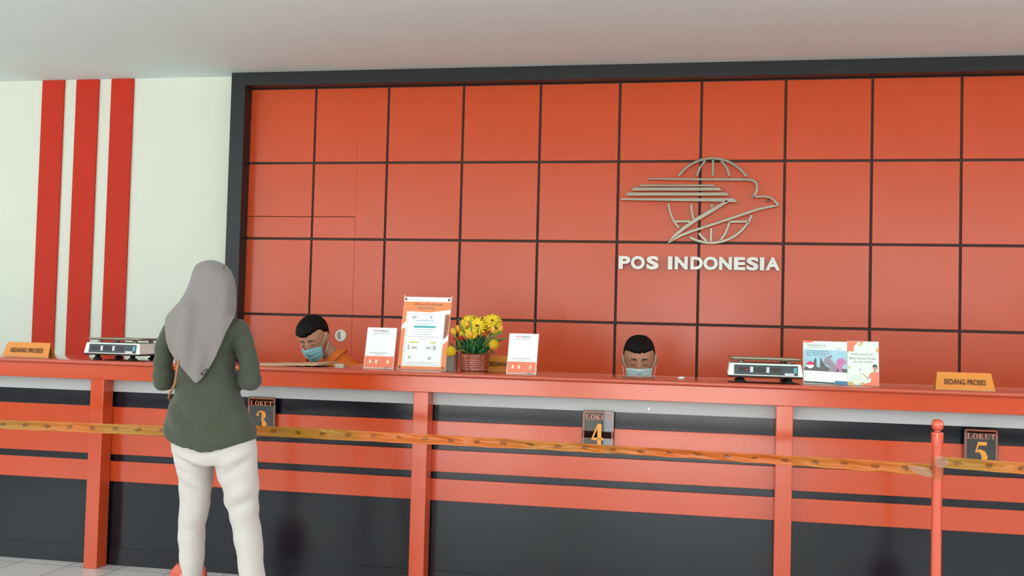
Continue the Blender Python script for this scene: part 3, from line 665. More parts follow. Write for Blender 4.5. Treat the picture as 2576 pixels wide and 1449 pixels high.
tg = thing('adhesive_tape_roll', 'small clear tape roll lying on the countertop right of the brown envelope', 'tape roll', (c.x, 5.42, TOPZ+0.0003))
MB().lathe([(0.019, 0.0), (0.030, 0.0), (0.030, 0.018), (0.019, 0.018), (0.019, 0.0)], (0, 0, 0), 28).build('tape', mat('cloudy_tape', (200, 190, 170), 0.2, alpha=0.85), tg, smooth=False)
c = P(1714, 946, 5.42)
mb = MB(); mb.ell((0, 0, 0.006), 0.020, 0.014, 0.006, 14, 8)
for v in mb.bm.verts: v.co += Vector((noise.noise(v.co*90), noise.noise(v.co*80+Vector((3, 1, 2))), abs(noise.noise(v.co*70))*1.4))*0.006
mb.bm.verts.ensure_lookup_table()
zmin = min(v.co.z for v in mb.bm.verts)
o = mb.build('paper_ball', M_paper); o.location = (c.x, 5.40, TOPZ-zmin+0.0002); tag(o, 'small crumpled white paper lying on the countertop near the seated clerk', 'crumpled paper')

# ------------------------------------------------------------------ flower pot
a = P(1152, 928, 5.50); b_ = P(1234, 928, 5.50); pcx = (a.x+b_.x)/2; PR = (b_.x-a.x)/2
fp = thing('flower_pot', 'brown dimpled pot of yellow artificial flowers on the countertop', 'flower pot', (pcx, 5.50, TOPZ+0.0003))
HP = 0.094
mb = MB(); prof = [(0.0, 0.0), (PR*0.80, 0.0), (PR*0.84, 0.004)]
NR, NC = 34, 128; Rn = []
for i in range(NR+1):
    z = 0.004+(HP-0.008)*i/NR; rb = PR*(0.84+0.13*i/NR); ring = []
    for k in range(NC):
        an = 2*math.pi*k/NC
        row = (z-0.012)/0.0115; cc_ = an/(2*math.pi)*32+(0.5 if int(math.floor(row)) % 2 else 0)
        fx = (cc_ % 1)-0.5; fz = (row % 1)-0.5; dd = math.sqrt(fx*fx+fz*fz)
        dep = 0.0026*max(0, 1-dd/0.5) if 0.010 < z < HP-0.02 else 0
        ring.append(((rb-dep)*math.cos(an), (rb-dep)*math.sin(an), z))
    Rn.append(ring)
Rn.insert(0, [(PR*0.8*math.cos(2*math.pi*k/NC), PR*0.8*math.sin(2*math.pi*k/NC), 0) for k in range(NC)])
for r_, z in ((PR*1.0, HP-0.003), (PR*1.0, HP), (PR*0.93, HP), (PR*0.90, HP-0.02), (PR*0.2, HP-0.02)): Rn.append([(r_*math.cos(2*math.pi*k/NC), r_*math.sin(2*math.pi*k/NC), z) for k in range(NC)])
mb.rings(Rn); mb.build('pot', mat('brown_glaze', (150, 66, 34), 0.12, var=0.08, coat=0.8), fp, smooth=True)
M_pet = mat('yellow_petal', (250, 205, 30), 0.5, var=0.12, vscale=40); M_bud = mat('amber_bud', (248, 186, 60), 0.5, var=0.12, vscale=40)
M_leaf = mat('green_leaf', (52, 116, 60), 0.45, var=0.3, vscale=30); M_blade = mat('grass_blade', (116, 142, 62), 0.5, var=0.2, vscale=20)
M_ctr = mat('dark_flower_centre', (80, 44, 14), 0.7, var=0.2, vscale=80); M_ball = mat('yellow_pompom', (226, 182, 20), 0.8, var=0.2, vscale=90, bump=0.8, bscale=300)
M_rb = mat('red_berry', (178, 36, 24), 0.4, var=0.2); M_stem = mat('pale_stem', (170, 160, 90), 0.5)
FPc = Vector((pcx, 5.50, TOPZ))
def loc(x, y, Y=5.37): return P(x, y, Y+0.115)-FPc
def petal(mb, base, d, side, L, wd, droop):
    up = d.cross(side); rows = []
    n = 5
    for i in range(n+1):
        t = i/n; ww = wd*math.sin(math.pi*(0.12+0.80*t))**0.8; c = base+d*L*t+up*(droop*L*t*t)
        rows.append([c-side*ww, c+up*0.0025*(1-t)-side*ww*0.0, c+side*ww, c-up*0.0012])
    mb.rings(rows)
def daisy(c, face, rad, n=15):
    f = Vector(face).normalized(); a = f.cross(Vector((0.1, 0.2, 1))).normalized(); b2 = f.cross(a)
    pet = MB()
    for ly in range(2):
        for k in range(n):
            an = 2*math.pi*(k+0.5*ly)/n+random.uniform(-.08, .08); d = (a*math.cos(an)+b2*math.sin(an)+f*(0.18+0.3*ly)).normalized(); side = f.cross(d).normalized()
            petal(pet, Vector(c)+d*0.004, d, side, rad*(1-0.18*ly)*random.uniform(0.9, 1.08), rad*0.21, -0.15)
    o = pet.build('blossom', M_pet, fp, smooth=True)
    e = MB(); e.ell(Vector(c)+f*0.006, 0.008, 0.008, 0.006, 14, 8); e.build('flower_centre', M_ctr, o, smooth=True)
    s = MB(); s.tube([Vector(c), Vector(c)*0.6+Vector((0, 0, HP*0.4)), Vector((c[0]*0.2, c[1]*0.2, HP-0.015))], 0.0022, 6); s.build('stem', M_leaf, o)
for (x, y, Y, fc, rd) in ((1178, 812, 5.36, (-.3, -.8, .6), .050), (1200, 820, 5.33, (.1, -.9, .3), .048), (1216, 826, 5.35, (.4, -.8, .4), .040), (1238, 808, 5.36, (.2, -.6, .8), .052), (1247, 826, 5.34, (.5, -.9, .1), .036), (1166, 832, 5.35, (-.6, -.7, .3), .036), (1186, 838, 5.31, (0, -1, .1), .034), (1228, 826, 5.42, (0, .3, .9), .04), (1190, 806, 5.43, (0, .4, .9), .045)):
    daisy(loc(x, y, Y), fc, rd)
def bud(c, d, L, wd):
    d = Vector(d).normalized(); a = d.cross(Vector((0.3, 1, 0.1))).normalized(); b2 = d.cross(a); mb = MB()
    for k in range(6):
        an = math.pi*k/3; s = a*math.cos(an)+b2*math.sin(an); t2 = d.cross(s)
        rows = []
        for i in range(7):
            t = i/6; rr_ = wd*math.sin(math.pi*(0.1+0.8*t)); c_ = Vector(c)+d*L*t+s*rr_*0.75; ww = wd*0.8*math.sin(math.pi*(0.08+0.84*t))
            rows.append([c_-t2*ww, c_+s*0.003, c_+t2*ww, c_-s*0.002])
        mb.rings(rows)
    o = mb.build('bud', M_bud, fp, smooth=True)
    s_ = MB(); s_.tube([Vector(c), Vector((c[0]*0.4, c[1]*0.4, HP))], 0.002, 6); s_.build('stem', M_leaf, o)
bud(loc(1186, 849, 5.29), (-.25, -.3, .9), 0.036, 0.014); bud(loc(1146, 842, 5.33), (-.5, -.2, .8), 0.040, 0.017); bud(loc(1155, 836, 5.36), (-.3, -.1, .9), 0.04, 0.016)
bud(loc(1240, 838, 5.30), (.1, -.3, .9), 0.036, 0.013); bud(loc(1256, 834, 5.33), (.4, -.2, .9), 0.034, 0.012); bud(loc(1176, 822, 5.30), (-.1, -.3, .9), 0.03, 0.013)
for (x, y, Y, L) in ((1134, 884, 5.205, 1), (1243, 867, 5.29, 1)):
    c = loc(x, y, Y); o = MB(); o.ell(c, 0.0275, 0.0275, 0.0275, 28, 18)
    for v in o.bm.verts: v.co += (v.co-c).normalized()*noise.noise(v.co*260)*0.0015
    o = o.build('pompom', M_ball, fp, smooth=True)
    MB().tube([c, c*0.5+Vector((0, 0, HP*0.55+0.005)), Vector((0, 0, HP-0.01))], 0.0018, 6).build('stem', M_stem, o)
mb = MB(); rnd = random.Random(3)
for k in range(280):
    an = rnd.uniform(0, 2*math.pi); r_ = rnd.uniform(0.01, 0.085); z = HP+rnd.uniform(-0.01, 0.085)*(1-r_*4); base = Vector((r_*math.cos(an), r_*math.sin(an)*0.8, max(z, HP-0.012)))
    d = Vector((math.cos(an)*rnd.uniform(.3, 1), math.sin(an)*rnd.uniform(.3, 1), rnd.uniform(-.1, 1))).normalized(); side = d.cross(Vector((0, 0, 1))).normalized()
    petal(mb, base, d, side, rnd.uniform(0.025, 0.05), rnd.uniform(0.006, 0.011), -0.3)
mb.build('foliage', M_leaf, fp, smooth=True)
mb = MB()
for (xa, ya, xb, yb_) in ((1190, 870, 1182, 788), (1200, 870, 1199, 798), (1180, 870, 1152, 800), (1165, 880, 1140, 842), (1215, 868, 1262, 800), (1212, 872, 1268, 826), (1220, 872, 1275, 848), (1226, 875, 1284, 848), (1160, 880, 1132, 812), (1195, 870, 1208, 812), (1222, 870, 1270, 832), (1190, 875, 1168, 806), (1150, 884, 1128, 858), (1205, 870, 1212, 840), (1218, 872, 1258, 850)):
    A = loc(xa, ya, 5.34+rnd.uniform(-.03, .05)); B = loc(xb, yb_, 5.32+rnd.uniform(-.05, .06)); m_ = (A+B)/2+Vector((0, -0.01, 0.008)); dd = (B-A).normalized(); sd = dd.cross(Vector((0, 1, 0))).normalized()
    rows = []
    for p, ww in ((A, .002), ((A*.7+m_*.3), .004), (m_, .0045), ((m_+B)/2, .003), (B, .0005)): rows.append([p-sd*ww, p+Vector((0, -.001, 0)), p+sd*ww, p+Vector((0, .001, 0))])
    mb.rings(rows)
mb.build('grass_blades', M_blade, fp, smooth=True)
mb = MB()
for (x, y) in ((1148, 850), (1156, 853), (1164, 850), (1222, 832), (1230, 836), (1226, 840), (1170, 853), (1282, 828), (1142, 852), (1217, 838), (1160, 848), (1176, 852)):
    c = loc(x if x < 1270 else 1240, y, 5.33); mb.ell(c, 0.009, 0.008, 0.006, 10, 6)
mb.build('red_berries', M_rb, fp, smooth=True)

# ------------------------------------------------------------------ barrier poles and tape
YS = 4.72
M_pole = mat('orange_enamel', (224, 86, 56), 0.2, var=0.05, coat=1.0)
def pole(x, label, flip=0):
    t = thing('barrier_pole', label, 'barrier pole', (x, YS, 0), (0, 0, R(22.5)), 'orange barrier poles')
    top = P(2356, 1055, YS).z; rp = 0.0215
    MB().rings([[(r_*math.cos(R(45*k+22.5*q)), r_*math.sin(R(45*k+22.5*q)), z) for k in range(8)] for r_, z, q in ((0.112, 0.0, 1), (0.108, 0.02, 1), (0.088, 0.165, 1), (0.060, 0.195, 1), (0.03, 0.2, 1))]).build('base', M_pole, t, bevel=0.006)
    z0 = 0.198
    MB().lathe([(0.0, z0-0.004), (rp, z0), (rp, top-0.125), (rp+0.001, top-0.12), (rp+0.004, top-0.062), (rp+0.0035, top-0.056), (0.012, top-0.052), (0.010, top-0.046), (0.0, top-0.046)], (0, 0, 0), 32).build('pole', M_pole, t, smooth=False, auto=50)
    MB().lathe([(0.0, top-0.047), (0.014, top-0.046), (0.022, top-0.039), (0.0245, top-0.027), (0.0245, top-0.018), (0.020, top-0.004), (0.012, top), (0.0, top)], (0, 0, 0), 32).build('knob', M_pole, t, smooth=True)
    return t
ps = P(2357, 1200, YS).x; pm = PZ(473, 1442, 0.1).x*0+P(474, 1440, YS).x
pole(ps, 'orange barrier pole with round knob in front of the counter on the right')
pole(pm, 'orange barrier pole whose base shows beside the woman\'s left foot')
pr_x = ps+2.9
# tape material: brown-amber film with a row of dark printed marks
mt = bpy.data.materials.new('barrier_film'); mt.use_nodes = True; nt = mt.node_tree; b = nt.nodes['Principled BSDF']
tc = nt.nodes.new('ShaderNodeTexCoord'); sx_ = nt.nodes.new('ShaderNodeSeparateXYZ'); nt.links.new(tc.outputs['UV'], sx_.inputs[0])
def mth(op, a, b_=None):
    n = nt.nodes.new('ShaderNodeMath'); n.operation = op
    for i, v in enumerate((a, b_)):
        if v is None: continue
        if isinstance(v, (int, float)): n.inputs[i].default_value = v
        else: nt.links.new(v, n.inputs[i])
    return n.outputs[0]
fx = mth('SUBTRACT', mth('FRACT', mth('DIVIDE', sx_.outputs[0], 0.124)), 0.5); fz = mth('SUBTRACT', sx_.outputs[1], 0.5)
nz = nt.nodes.new('ShaderNodeTexNoise'); nz.inputs['Scale'].default_value = 120; nt.links.new(tc.outputs['Object'], nz.inputs['Vector'])
e1 = mth('ADD', mth('POWER', mth('MULTIPLY', fx, 6.2), 2), mth('POWER', mth('MULTIPLY', fz, 4.2), 2))
e1 = mth('ADD', e1, mth('MULTIPLY', mth('SUBTRACT', nz.outputs[0], 0.5), 3.6))
mk = mth('MULTIPLY', mth('LESS_THAN', e1, 0.62), 0.6)
n3 = nt.nodes.new('ShaderNodeTexNoise'); n3.inputs['Scale'].default_value = 1.6; nt.links.new(tc.outputs['Object'], n3.inputs['Vector'])
rmp = nt.nodes.new('ShaderNodeValToRGB'); rmp.color_ramp.elements[0].position = 0.42; rmp.color_ramp.elements[1].position = 0.58
rmp.color_ramp.elements[0].color = srgb(216, 110, 36); rmp.color_ramp.elements[1].color = srgb(184, 128, 44); nt.links.new(n3.outputs[0], rmp.inputs[0])
mx = nt.nodes.new('ShaderNodeMix'); mx.data_type = 'RGBA'; nt.links.new(mk, mx.inputs['Factor']); nt.links.new(rmp.outputs[0], mx.inputs['A']); mx.inputs['B'].default_value = srgb(70, 34, 14)
nt.links.new(mx.outputs['Result'], b.inputs['Base Color']); b.inputs['Roughness'].default_value = 0.16; b.inputs['Alpha'].default_value = 0.86
M_clearfilm = mat('clear_film', (215, 170, 150), 0.12, alpha=0.28, bump=1.0, bscale=60)
def ribbon(name, A, B, sag, hgt, parent=None, twist=0.0, up=0.0, n=160, label=None):
    mb = MB(); uv = mb.bm.loops.layers.uv.new('UVMap'); L = (B-A).length; rows = []
    V = 6
    for i in range(n+1):
        t = i/n; c = A.lerp(B, t)+Vector((0, 0, -sag*4*t*(1-t)+up*math.sin(math.pi*t)))
        row = []
        for k in range(V+1):
            v = k/V-0.5; cr = 0.004*math.sin(t*L*17+v*4)+0.003*math.sin(t*L*39+v*9+1.3)+0.003*noise.noise(Vector((t*L*9, v*3, 0)))
            fold = -0.012*abs(v)*2+0.010*math.sin(t*L*1.9)*v*2
            hh = hgt*(1+0.10*math.sin(t*L*2.3)+0.08*noise.noise(Vector((t*L*3, 5, 0))))
            row.append((c+Vector((0, cr+fold, v*hh)), (t*L, k/V)))
        rows.append(row)
    vs = [[mb.bm.verts.new(p) for p, q in r] for r in rows]
    for i in range(n):
        for k in range(V):
            f = mb.bm.faces.new([vs[i][k], vs[i+1][k], vs[i+1][k+1], vs[i][k+1]])
            for lp, (a, b_) in zip(f.loops, ((i, k), (i+1, k), (i+1, k+1), (i, k+1))): lp[uv].uv = rows[a][b_][1]
    o = mb.build(name, mt, parent, smooth=True)
    sd = o.modifiers.new('thickness', 'SOLIDIFY'); sd.thickness = 0.0006; sd.offset = 0
    return o
tz = P(1700, 1146, YS-0.03).z
YT = YS-0.034
tape = thing('barrier_tape', 'long amber barrier tape with dark printed marks stretched along the counter front', 'barrier tape', (0, 0, 0))
ribbon('tape_run', Vector((cx0+0.2, YT, P(0, 1079, YT).z-0.004)), P(466, 1085, YT), 0.0, 0.043, tape, n=120)
ribbon('tape_run', P(476, 1075, YT), P(2340, 1181, YT), 0.0, 0.043, tape, up=0.010, n=260)
ribbon('tape_run', Vector((ps+0.012, YT, P(2375, 1162, YT).z)), Vector((pr_x, YT, P(2375, 1180, YT).z-0.22)), 0.0, 0.044, tape, up=0.05, n=120)
# crumpled wraps round the pole
mb = MB(); rnd = random.Random(11)
Rn = []
for i in range(9):
    z = P(2357, 1205-i*7.0, YS).z
    Rn.append([(ps+(0.0255+0.004*noise.noise(Vector((i*.9, k*.6, 1))))*math.cos(2*math.pi*k/28), YS+(0.0255+0.004*noise.noise(Vector((i*.9, k*.6, 1))))*math.sin(2*math.pi*k/28), z+0.006*math.sin(k*0.22)) for k in range(28)])
mb.rings(Rn, cap=False); mb.build('wrapped_film', mat('amber_film', (226, 120, 70), 0.15, alpha=0.5, bump=1.0, bscale=50), tape, smooth=True)
def crinkle(pxs, Y, name, seed):
    mb = MB(); rows = []
    for (xa, yt_, yb_) in pxs:
        rows.append([P(xa, yt_+(yb_-yt_)*k/6, Y+0.008*noise.noise(Vector((xa*.21, k*1.7, seed)))) for k in range(7)])
    mb.rings(rows, cap=False, closed=False); o = mb.build(name, M_clearfilm, tape); s = o.modifiers.new('thickness', 'SOLIDIFY'); s.thickness = 0.0008
crinkle([(2285, 1170, 1178), (2297, 1170, 1186), (2309, 1172, 1192), (2321, 1174, 1196), (2333, 1178, 1199), (2345, 1184, 1200)], YT-0.02, 'clear_wrap', 1)
crinkle([(2352, 1146, 1172), (2360, 1144, 1176), (2368, 1147, 1178), (2377, 1152, 1176), (2386, 1158, 1172)], YT-0.016, 'clear_wrap', 5)
o = None

# ------------------------------------------------------------------ ceiling lamp at the top left
cl = ray(40, -14); t_ = (CZ-CAMZ)/cl.z; lx, ly = cl.x*t_, cl.y*t_
dl = thing('ceiling_lamp', 'round recessed ceiling lamp at the top left corner', 'ceiling lamp', (lx, ly, CZ))
MB().lathe([(0.06, -0.001), (0.085, -0.003), (0.09, 0.0), (0.06, 0.0)], (0, 0, 0), 36).build('ring', M_white, dl, smooth=True)
MB().lathe([(0.0, -0.0022), (0.058, -0.0022), (0.060, 0.0), (0.0, 0.0)], (0, 0, 0), 36).build('diffuser', mat('lamp_glow', (235, 235, 255), 0.5, emit=3), dl)

# ------------------------------------------------------------------ people
def sq(p):                               # a slightly boxy crown
    x, y, z = p; n = (abs(x)**2.5+abs(y)**2.5+abs(z)**2.5)**(1/2.5); k = 1/n; w = min(1, max(0, (z+0.2)/0.5))
    k = 1+(k-1)*w; return (x*k, y*k, z*k)
def head_volume(mb, M, s=1.0, eyes=True, n=72, v_=54, ears=True):
    """one head surface in head-local metres (face towards -Y), transformed by M"""
    def shape(p):
        x, y, z = sq(p)
        X, Y, Z = x*0.077, y*0.097, z*(0.110 if z > 0 else 0.118)
        if Z < 0:
            k = min(1, -Z/0.118); X *= 1-0.26*k**1.6; Y = Y*(1-0.20*k) if Y > 0 else Y*(1-0.08*k)
            if Y > 0: Y *= 1-0.35*k
        if Y < 0:
            g = lambda cx_, cz_, sx, sz: math.exp(-((X-cx_)/sx)**2-((Z-cz_)/sz)**2)
            d = 0.020*g(0, -0.036, .013, .017)+0.012*g(0, -0.010, .010, .022)
            for q in (-1, 1):
                d += -0.010*g(q*.031, .004, .016, .011)+0.0055*g(q*.031, .000, .012, .0075)+0.004*g(q*.030, .024, .018, .007)+0.004*g(q*.044, -.028, .018, .018)+0.006*g(q*.011, -.041, .007, .007)
            d += 0.006*g(0, -.068, .020, .006)+0.005*g(0, -.078, .016, .005)-0.003*g(0, -.073, .022, .003)+0.008*g(0, -.098, .020, .013)
            Y = Y*0.95-d*min(1, -Y/0.05)
        return Vector((X, Y, Z))*s
    Rn = []
    for i in range(1, v_):
        t = math.pi*i/v_
        Rn.append([M @ shape((math.sin(t)*math.cos(2*math.pi*k/n), math.sin(t)*math.sin(2*math.pi*k/n), -math.cos(t))) for k in range(n)])
    mb.rings(Rn)
    if ears:
        for q in (-1, 1):
            rot = M.to_3x3() @ Euler((R(-8), 0, R(q*-22))).to_matrix()
            mb.ell(M @ (Vector((q*0.081, 0.010, -0.006))*s), 0.010*s, 0.018*s, 0.032*s, 14, 12, rot)
            mb.ell(M @ (Vector((q*0.078, 0.006, -0.028))*s), 0.007*s, 0.009*s, 0.012*s, 12, 8, rot)
def hand(mb, wrist, d, up, L=0.17, curl=0.5, thumb=1):
    d = Vector(d).normalized(); up = Vector(up); up = (up-d*up.dot(d)).normalized(); sd = d.cross(up)
    w_ = Vector(wrist); palm = w_+d*L*0.27
    mb.ell(palm, 1, 1, 1, 14, 10, Matrix(((sd.x*0.038, d.x*L*0.30, up.x*0.015), (sd.y*0.038, d.y*L*0.30, up.y*0.015), (sd.z*0.038, d.z*L*0.30, up.z*0.015))))
    for i, (o_, ln) in enumerate(((-0.030, 0.38), (-0.010, 0.44), (0.010, 0.42), (0.029, 0.33))):
        p = w_+d*L*0.48+sd*o_*1.0; a = 0; r_ = 0.0085
        for sgm, fr in enumerate((0.45, 0.30, 0.25)):
            a += curl*(0.5+0.4*sgm); q = p+(d*math.cos(a)-up*math.sin(a))*L*ln*fr; mb.cone(p, r_, q, r_*0.9, 10); p = q; r_ *= 0.9
    p = w_+d*L*0.12-sd*thumb*0.026; q = p+(d*0.7-sd*thumb*0.7-up*0.25)*L*0.20; r2 = q+(d*0.9-sd*thumb*0.25-up*0.3)*L*0.17
    mb.cone(p, 0.014, q, 0.0105, 10); mb.cone(q, 0.0105, r2, 0.0085, 10)
def hair_part(M, s, person, front, seed, side=0.0, lift=1.0, thick=0.155):
    """short hair shell: full ellipsoid whose non-hair area dives inside the head"""
    mb = MB(); n, v_ = 120, 90; Rn = []
    def cover(u):
        line = -0.60+(0.60+front)*min(1, max(0, (0.55-u.y)/1.1))**1.15
        if u.y < 0.22: line = max(line, -0.10+(front+0.10)*min(1, (0.22-u.y)/0.50)-side*u.x)
        line += 0.05*noise.noise(Vector((u.x*8+seed, u.y*4, 0)))+0.03*noise.noise(Vector((u.x*25+seed, u.y*9, 2)))
        h_ = max(0, min(1, (u.z-line)/0.09)); return h_*h_*(3-2*h_)
    def base(u):
        q = sq(u); p = Vector((q[0]*0.077, q[1]*0.097, q[2]*(0.110 if q[2] > 0 else 0.118)))
        if p.z < 0: p.x *= 1-0.26*(-u.z)**1.6; p.y *= 1-0.3*(-u.z)
        return p
    for i in range(1, v_):
        t = math.pi*i/v_; ring = []
        for k in range(n):
            a = 2*math.pi*k/n; u = Vector((math.sin(t)*math.cos(a), math.sin(t)*math.sin(a), -math.cos(t)))
            h_ = cover(u); tex = noise.noise(Vector((u.x*22, u.y*22, u.z*9+seed)))*0.022+noise.noise(Vector((u.x*60, u.y*60, u.z*22+seed)))*0.018
            ring.append(M @ (base(u)*(0.90+h_*(thick+lift*0.05*max(0, u.z)+tex))*s))
        Rn.append(ring)
    mb.rings(Rn); rnd = random.Random(seed)
    for q in range(1500):                 # short strands standing off the shell
        u = Vector((rnd.gauss(0, 1), rnd.gauss(0, 1), rnd.gauss(0.25, 1))).normalized()
        if cover(u) < 0.6: continue
        p0 = base(u)*1.03; up_ = max(0, u.z); d = (u*(0.55+0.5*up_*lift)+Vector((rnd.uniform(-.4, .4), -0.55*(u.z > 0.1)*(1-up_*0.4)+rnd.uniform(-.3, .3), -0.75*(1-up_)))).normalized()
        L = rnd.uniform(0.008, 0.017)*(0.35+0.75*up_*lift)*(0.55 if lift < 1 else 1); sd_ = d.cross(u); sd_ = sd_.normalized() if sd_.length > 1e-3 else Vector((1, 0, 0)); w_ = 0.0022
        p1 = p0+d*L; f_ = [M @ (x*s) for x in (p0-sd_*w_, p0+sd_*w_, p0+u*w_, p1)]
        v4 = [mb.bm.verts.new(x) for x in f_]
        for t3 in ((0, 1, 3), (1, 2, 3), (2, 0, 3)): mb._f([v4[i] for i in t3])
    return mb.build('hair', M_hair, person, smooth=True)
def face_bits(M, s, person, look):
    M_brow = MATS.get('brow') or mat('brow', (52, 34, 26), 0.8); M_lid = mat('lash', (84, 50, 38), 0.7)
    def surf(x, z, off):
        k = 1-min(0.98, (x/0.077)**2+(z/0.118)**2); y = -0.097*0.95*math.sqrt(k)
        return Vector((x, y-off, z))*s
    for q in (-1, 1):
        pts = [surf(q*(0.013+0.036*t), 0.021+0.006*math.sin(math.pi*min(1, t*1.1))-0.003*t, 0.0035) for t in [k/8 for k in range(9)]]
        MB().tube([M @ p for p in pts], [0.0016*s]+[0.0040*s]*5+[0.0026*s, 0.0018*s, 0.0008*s], 8).build('eyebrow', M_brow, person, smooth=True)
        pts = [surf(q*(0.018+0.027*t), -0.003-0.0045*math.sin(math.pi*t), -0.0035+0.0045*math.sin(math.pi*t)) for t in [k/8 for k in range(9)]]
        MB().tube([M @ p for p in pts], [0.0008*s]+[0.0026*s]*7+[0.0006*s], 6).build('eyelashes', M_lid, person, smooth=True)
def mask_part(M, s, person, col):
    m = mat('mask_'+'blue' if col else 'mask_pale', (150, 210, 216) if col else (196, 222, 220), 0.75, var=0.04, vscale=20)
    nx, ny = 28, 20; mb = MB(); G = []
    for j in range(ny+1):
        v = j/ny; row = []
        for i in range(nx+1):
            u = 2*i/nx-1; hw = 0.068*(1-0.16*v*v); x = u*hw
            ztop = -0.016-0.012*abs(u)**1.3; zbot = -0.122+0.030*abs(u)**2; z = ztop+(zbot-ztop)*v
            k = max(0.03, 1-(x/0.083)**2-(min(0, z+0.03)/0.135)**2); y = -0.095*math.sqrt(k)
            y -= 0.004+0.020*math.exp(-(x/0.02)**2)*math.exp(-((v-0.12)/0.28)**2)+0.010*(1-u*u)*math.sin(math.pi*min(1, 0.25+v*0.75))
            y -= 0.0018*math.sin(v*math.pi*7)*(1-abs(u)**4)*(1 if 0.15 < v < 0.9 else 0)
            row.append(M @ (Vector((x, y, z))*s))
        G.append(row)
    mb.rings(G, cap=False, closed=False); o = mb.build('face_mask', m, person, smooth=True)
    sd = o.modifiers.new('thickness', 'SOLIDIFY'); sd.thickness = 0.0016
    M_loop = mat('white_elastic', (236, 232, 226), 0.7)
    for q in (-1, 1):
        for z0, z1 in ((-0.030, 0.018), (-0.090, -0.030)):
            pts = [Vector((q*0.066, -0.058, z0)), Vector((q*0.079, -0.030, (z0*0.5+z1*0.5)-0.0)), Vector((q*0.085, 0.004, z1)), Vector((q*0.083, 0.022, z1*0.6-0.004))]
            MB().tube([M @ (p*s) for p in pts], 0.0016*s, 6).build('ear_loop', M_loop, o, smooth=True)
    return o

def folds(*terms):
    """sum of directional ripples: (ax,az,ay, freq, amp, centre, radius)"""
    def f(co, no):
        d = np.zeros(len(co))
        for (ax, ay, az, fr, am, c, rad) in terms:
            w = np.exp(-(((co-np.array(c))**2).sum(1))/(rad*rad)); ph = (co[:, 0]*ax+co[:, 1]*ay+co[:, 2]*az)*fr
            wob = 1.6*np.sin(co[:, 0]*11+co[:, 2]*7)+1.1*np.sin(co[:, 2]*17-co[:, 0]*5)
            s = np.sin(ph+wob); d += 1.6*am*w*(np.abs(s)**0.8*np.sign(s))
        return d
    return f

# ---- the woman seen from behind
YW = 4.20
G = lambda x, y, dY=0.0: P(x, y, YW+dY)
def wpx(x, y, dY=0): return G(x+1, y, dY).x-G(x, y, dY).x
wom = thing('person', 'person in mauve grey headscarf, olive blouse and white trousers, standing with back turned', 'person', (G(540, 1449).x, YW, 0))
WO = Vector(wom.location)
def lw(o): o.location = -WO; return o        # parts are modelled in world coordinates
def ering(cx, cyY, z, rx, ry, n=40, p=2.0, zf=None):
    out = []
    for k in range(n):
        a = 2*math.pi*k/n; c, s = math.cos(a), math.sin(a)
        x = cx+rx*abs(c)**(2/p)*math.copysign(1, c); y = cyY+ry*abs(s)**(2/p)*math.copysign(1, s)
        out.append(Vector((x, y, z+(zf(x, y) if zf else 0))))
    return out
def pring(xl, xr, y, ry, dY=0, p=2.2, n=40, zf=None):
    A = G(xl, y, dY); B = G(xr, y, dY); hw = (B.x-A.x)/2; t = abs((A.x+B.x)/2)/YW
    return ering((A.x+B.x)/2, YW+dY, (A.z+B.z)/2, math.sqrt(max(hw*hw-(ry*t)**2, (0.6*hw)**2)), ry, n, p, zf)
# joints
hipL, hipR = G(488, 1120, 0.01), G(585, 1118, 0.01)
knL, knR = G(487, 1318, 0.02), G(620, 1316, 0.02)
xa, xb = G(483, 1449).x, G(655, 1449).x
anL, anR = Vector((G(480, 1449).x, YW-0.02, 0.085)), Vector((G(655, 1449).x+0.035, YW-0.02, 0.085))
shL, shR = G(434, 822, 0.02), G(600, 822, 0.02)
elL, elR = G(406, 955, 0.00), G(634, 958, 0.0)
wrL, wrR = G(478, 950, 0.24), G(572, 952, 0.24)
hdc = G(535, 727, 0.052)
body = MB()
HM = Matrix.Translation(hdc) @ Euler((R(-14), 0, R(170))).to_matrix().to_4x4()
head_volume(body, HM, 0.90)
body.chain([(hdc+Vector((0, -0.015, -0.06)), 0.050), (G(522, 800, 0.0), 0.052), (G(520, 840, 0), 0.085)])
body.chain([(G(520, 850), 0.09), (G(522, 960), 0.085), (G(530, 1075), 0.10), (G(536, 1110), 0.105)])
body.cone(shL+Vector((0.03, 0, -0.03)), 0.04, shR+Vector((-0.03, 0, -0.03)), 0.04)
for sh, el, wr, q in ((shL, elL, wrL, 1), (shR, elR, wrR, -1)):
    sh = sh+Vector((q*0.012, 0, -0.03)); body.chain([(sh, 0.030), ((sh+el)/2+Vector((-q*0.006, 0, 0)), 0.026), (el, 0.027), ((el+wr)/2, 0.026), (wr, 0.021)])
    hand(body, wr+Vector((0, 0.01, 0)), (q*0.2, 0.95, -0.05), (0, 0.1, 1), 0.165, 0.55, -q)
for hp, kn, an in ((hipL, knL, anL), (hipR, knR, anR)):
    body.chain([(hp, 0.07), ((hp+kn)/2, 0.047), (kn, 0.034), (kn.lerp(an, 0.35)+Vector((0, -0.005, 0)), 0.034), (an, 0.028), (an+Vector((0, 0.05, -0.045)), 0.03), (an+Vector((0, 0.15, -0.06)), 0.022)])
lw(fuse(body, 'body', M_skin, 0.0055, 3, wom, fac=0.4))
# shoes
M_shoe = mat('pale_shoe', (205, 196, 184), 0.6, var=0.05)
for an in (anL, anR):
    mb = MB(); mb.rings([ering(an.x, an.y+0.055, z, rx, ry, 28, 2.4) for z, rx, ry in ((0.001, 0.044, 0.125), (0.018, 0.046, 0.128), (0.04, 0.044, 0.122), (0.062, 0.040, 0.085), (0.08, 0.038, 0.055))])
    lw(mb.build('shoe', M_shoe, wom, smooth=True, bevel=0))
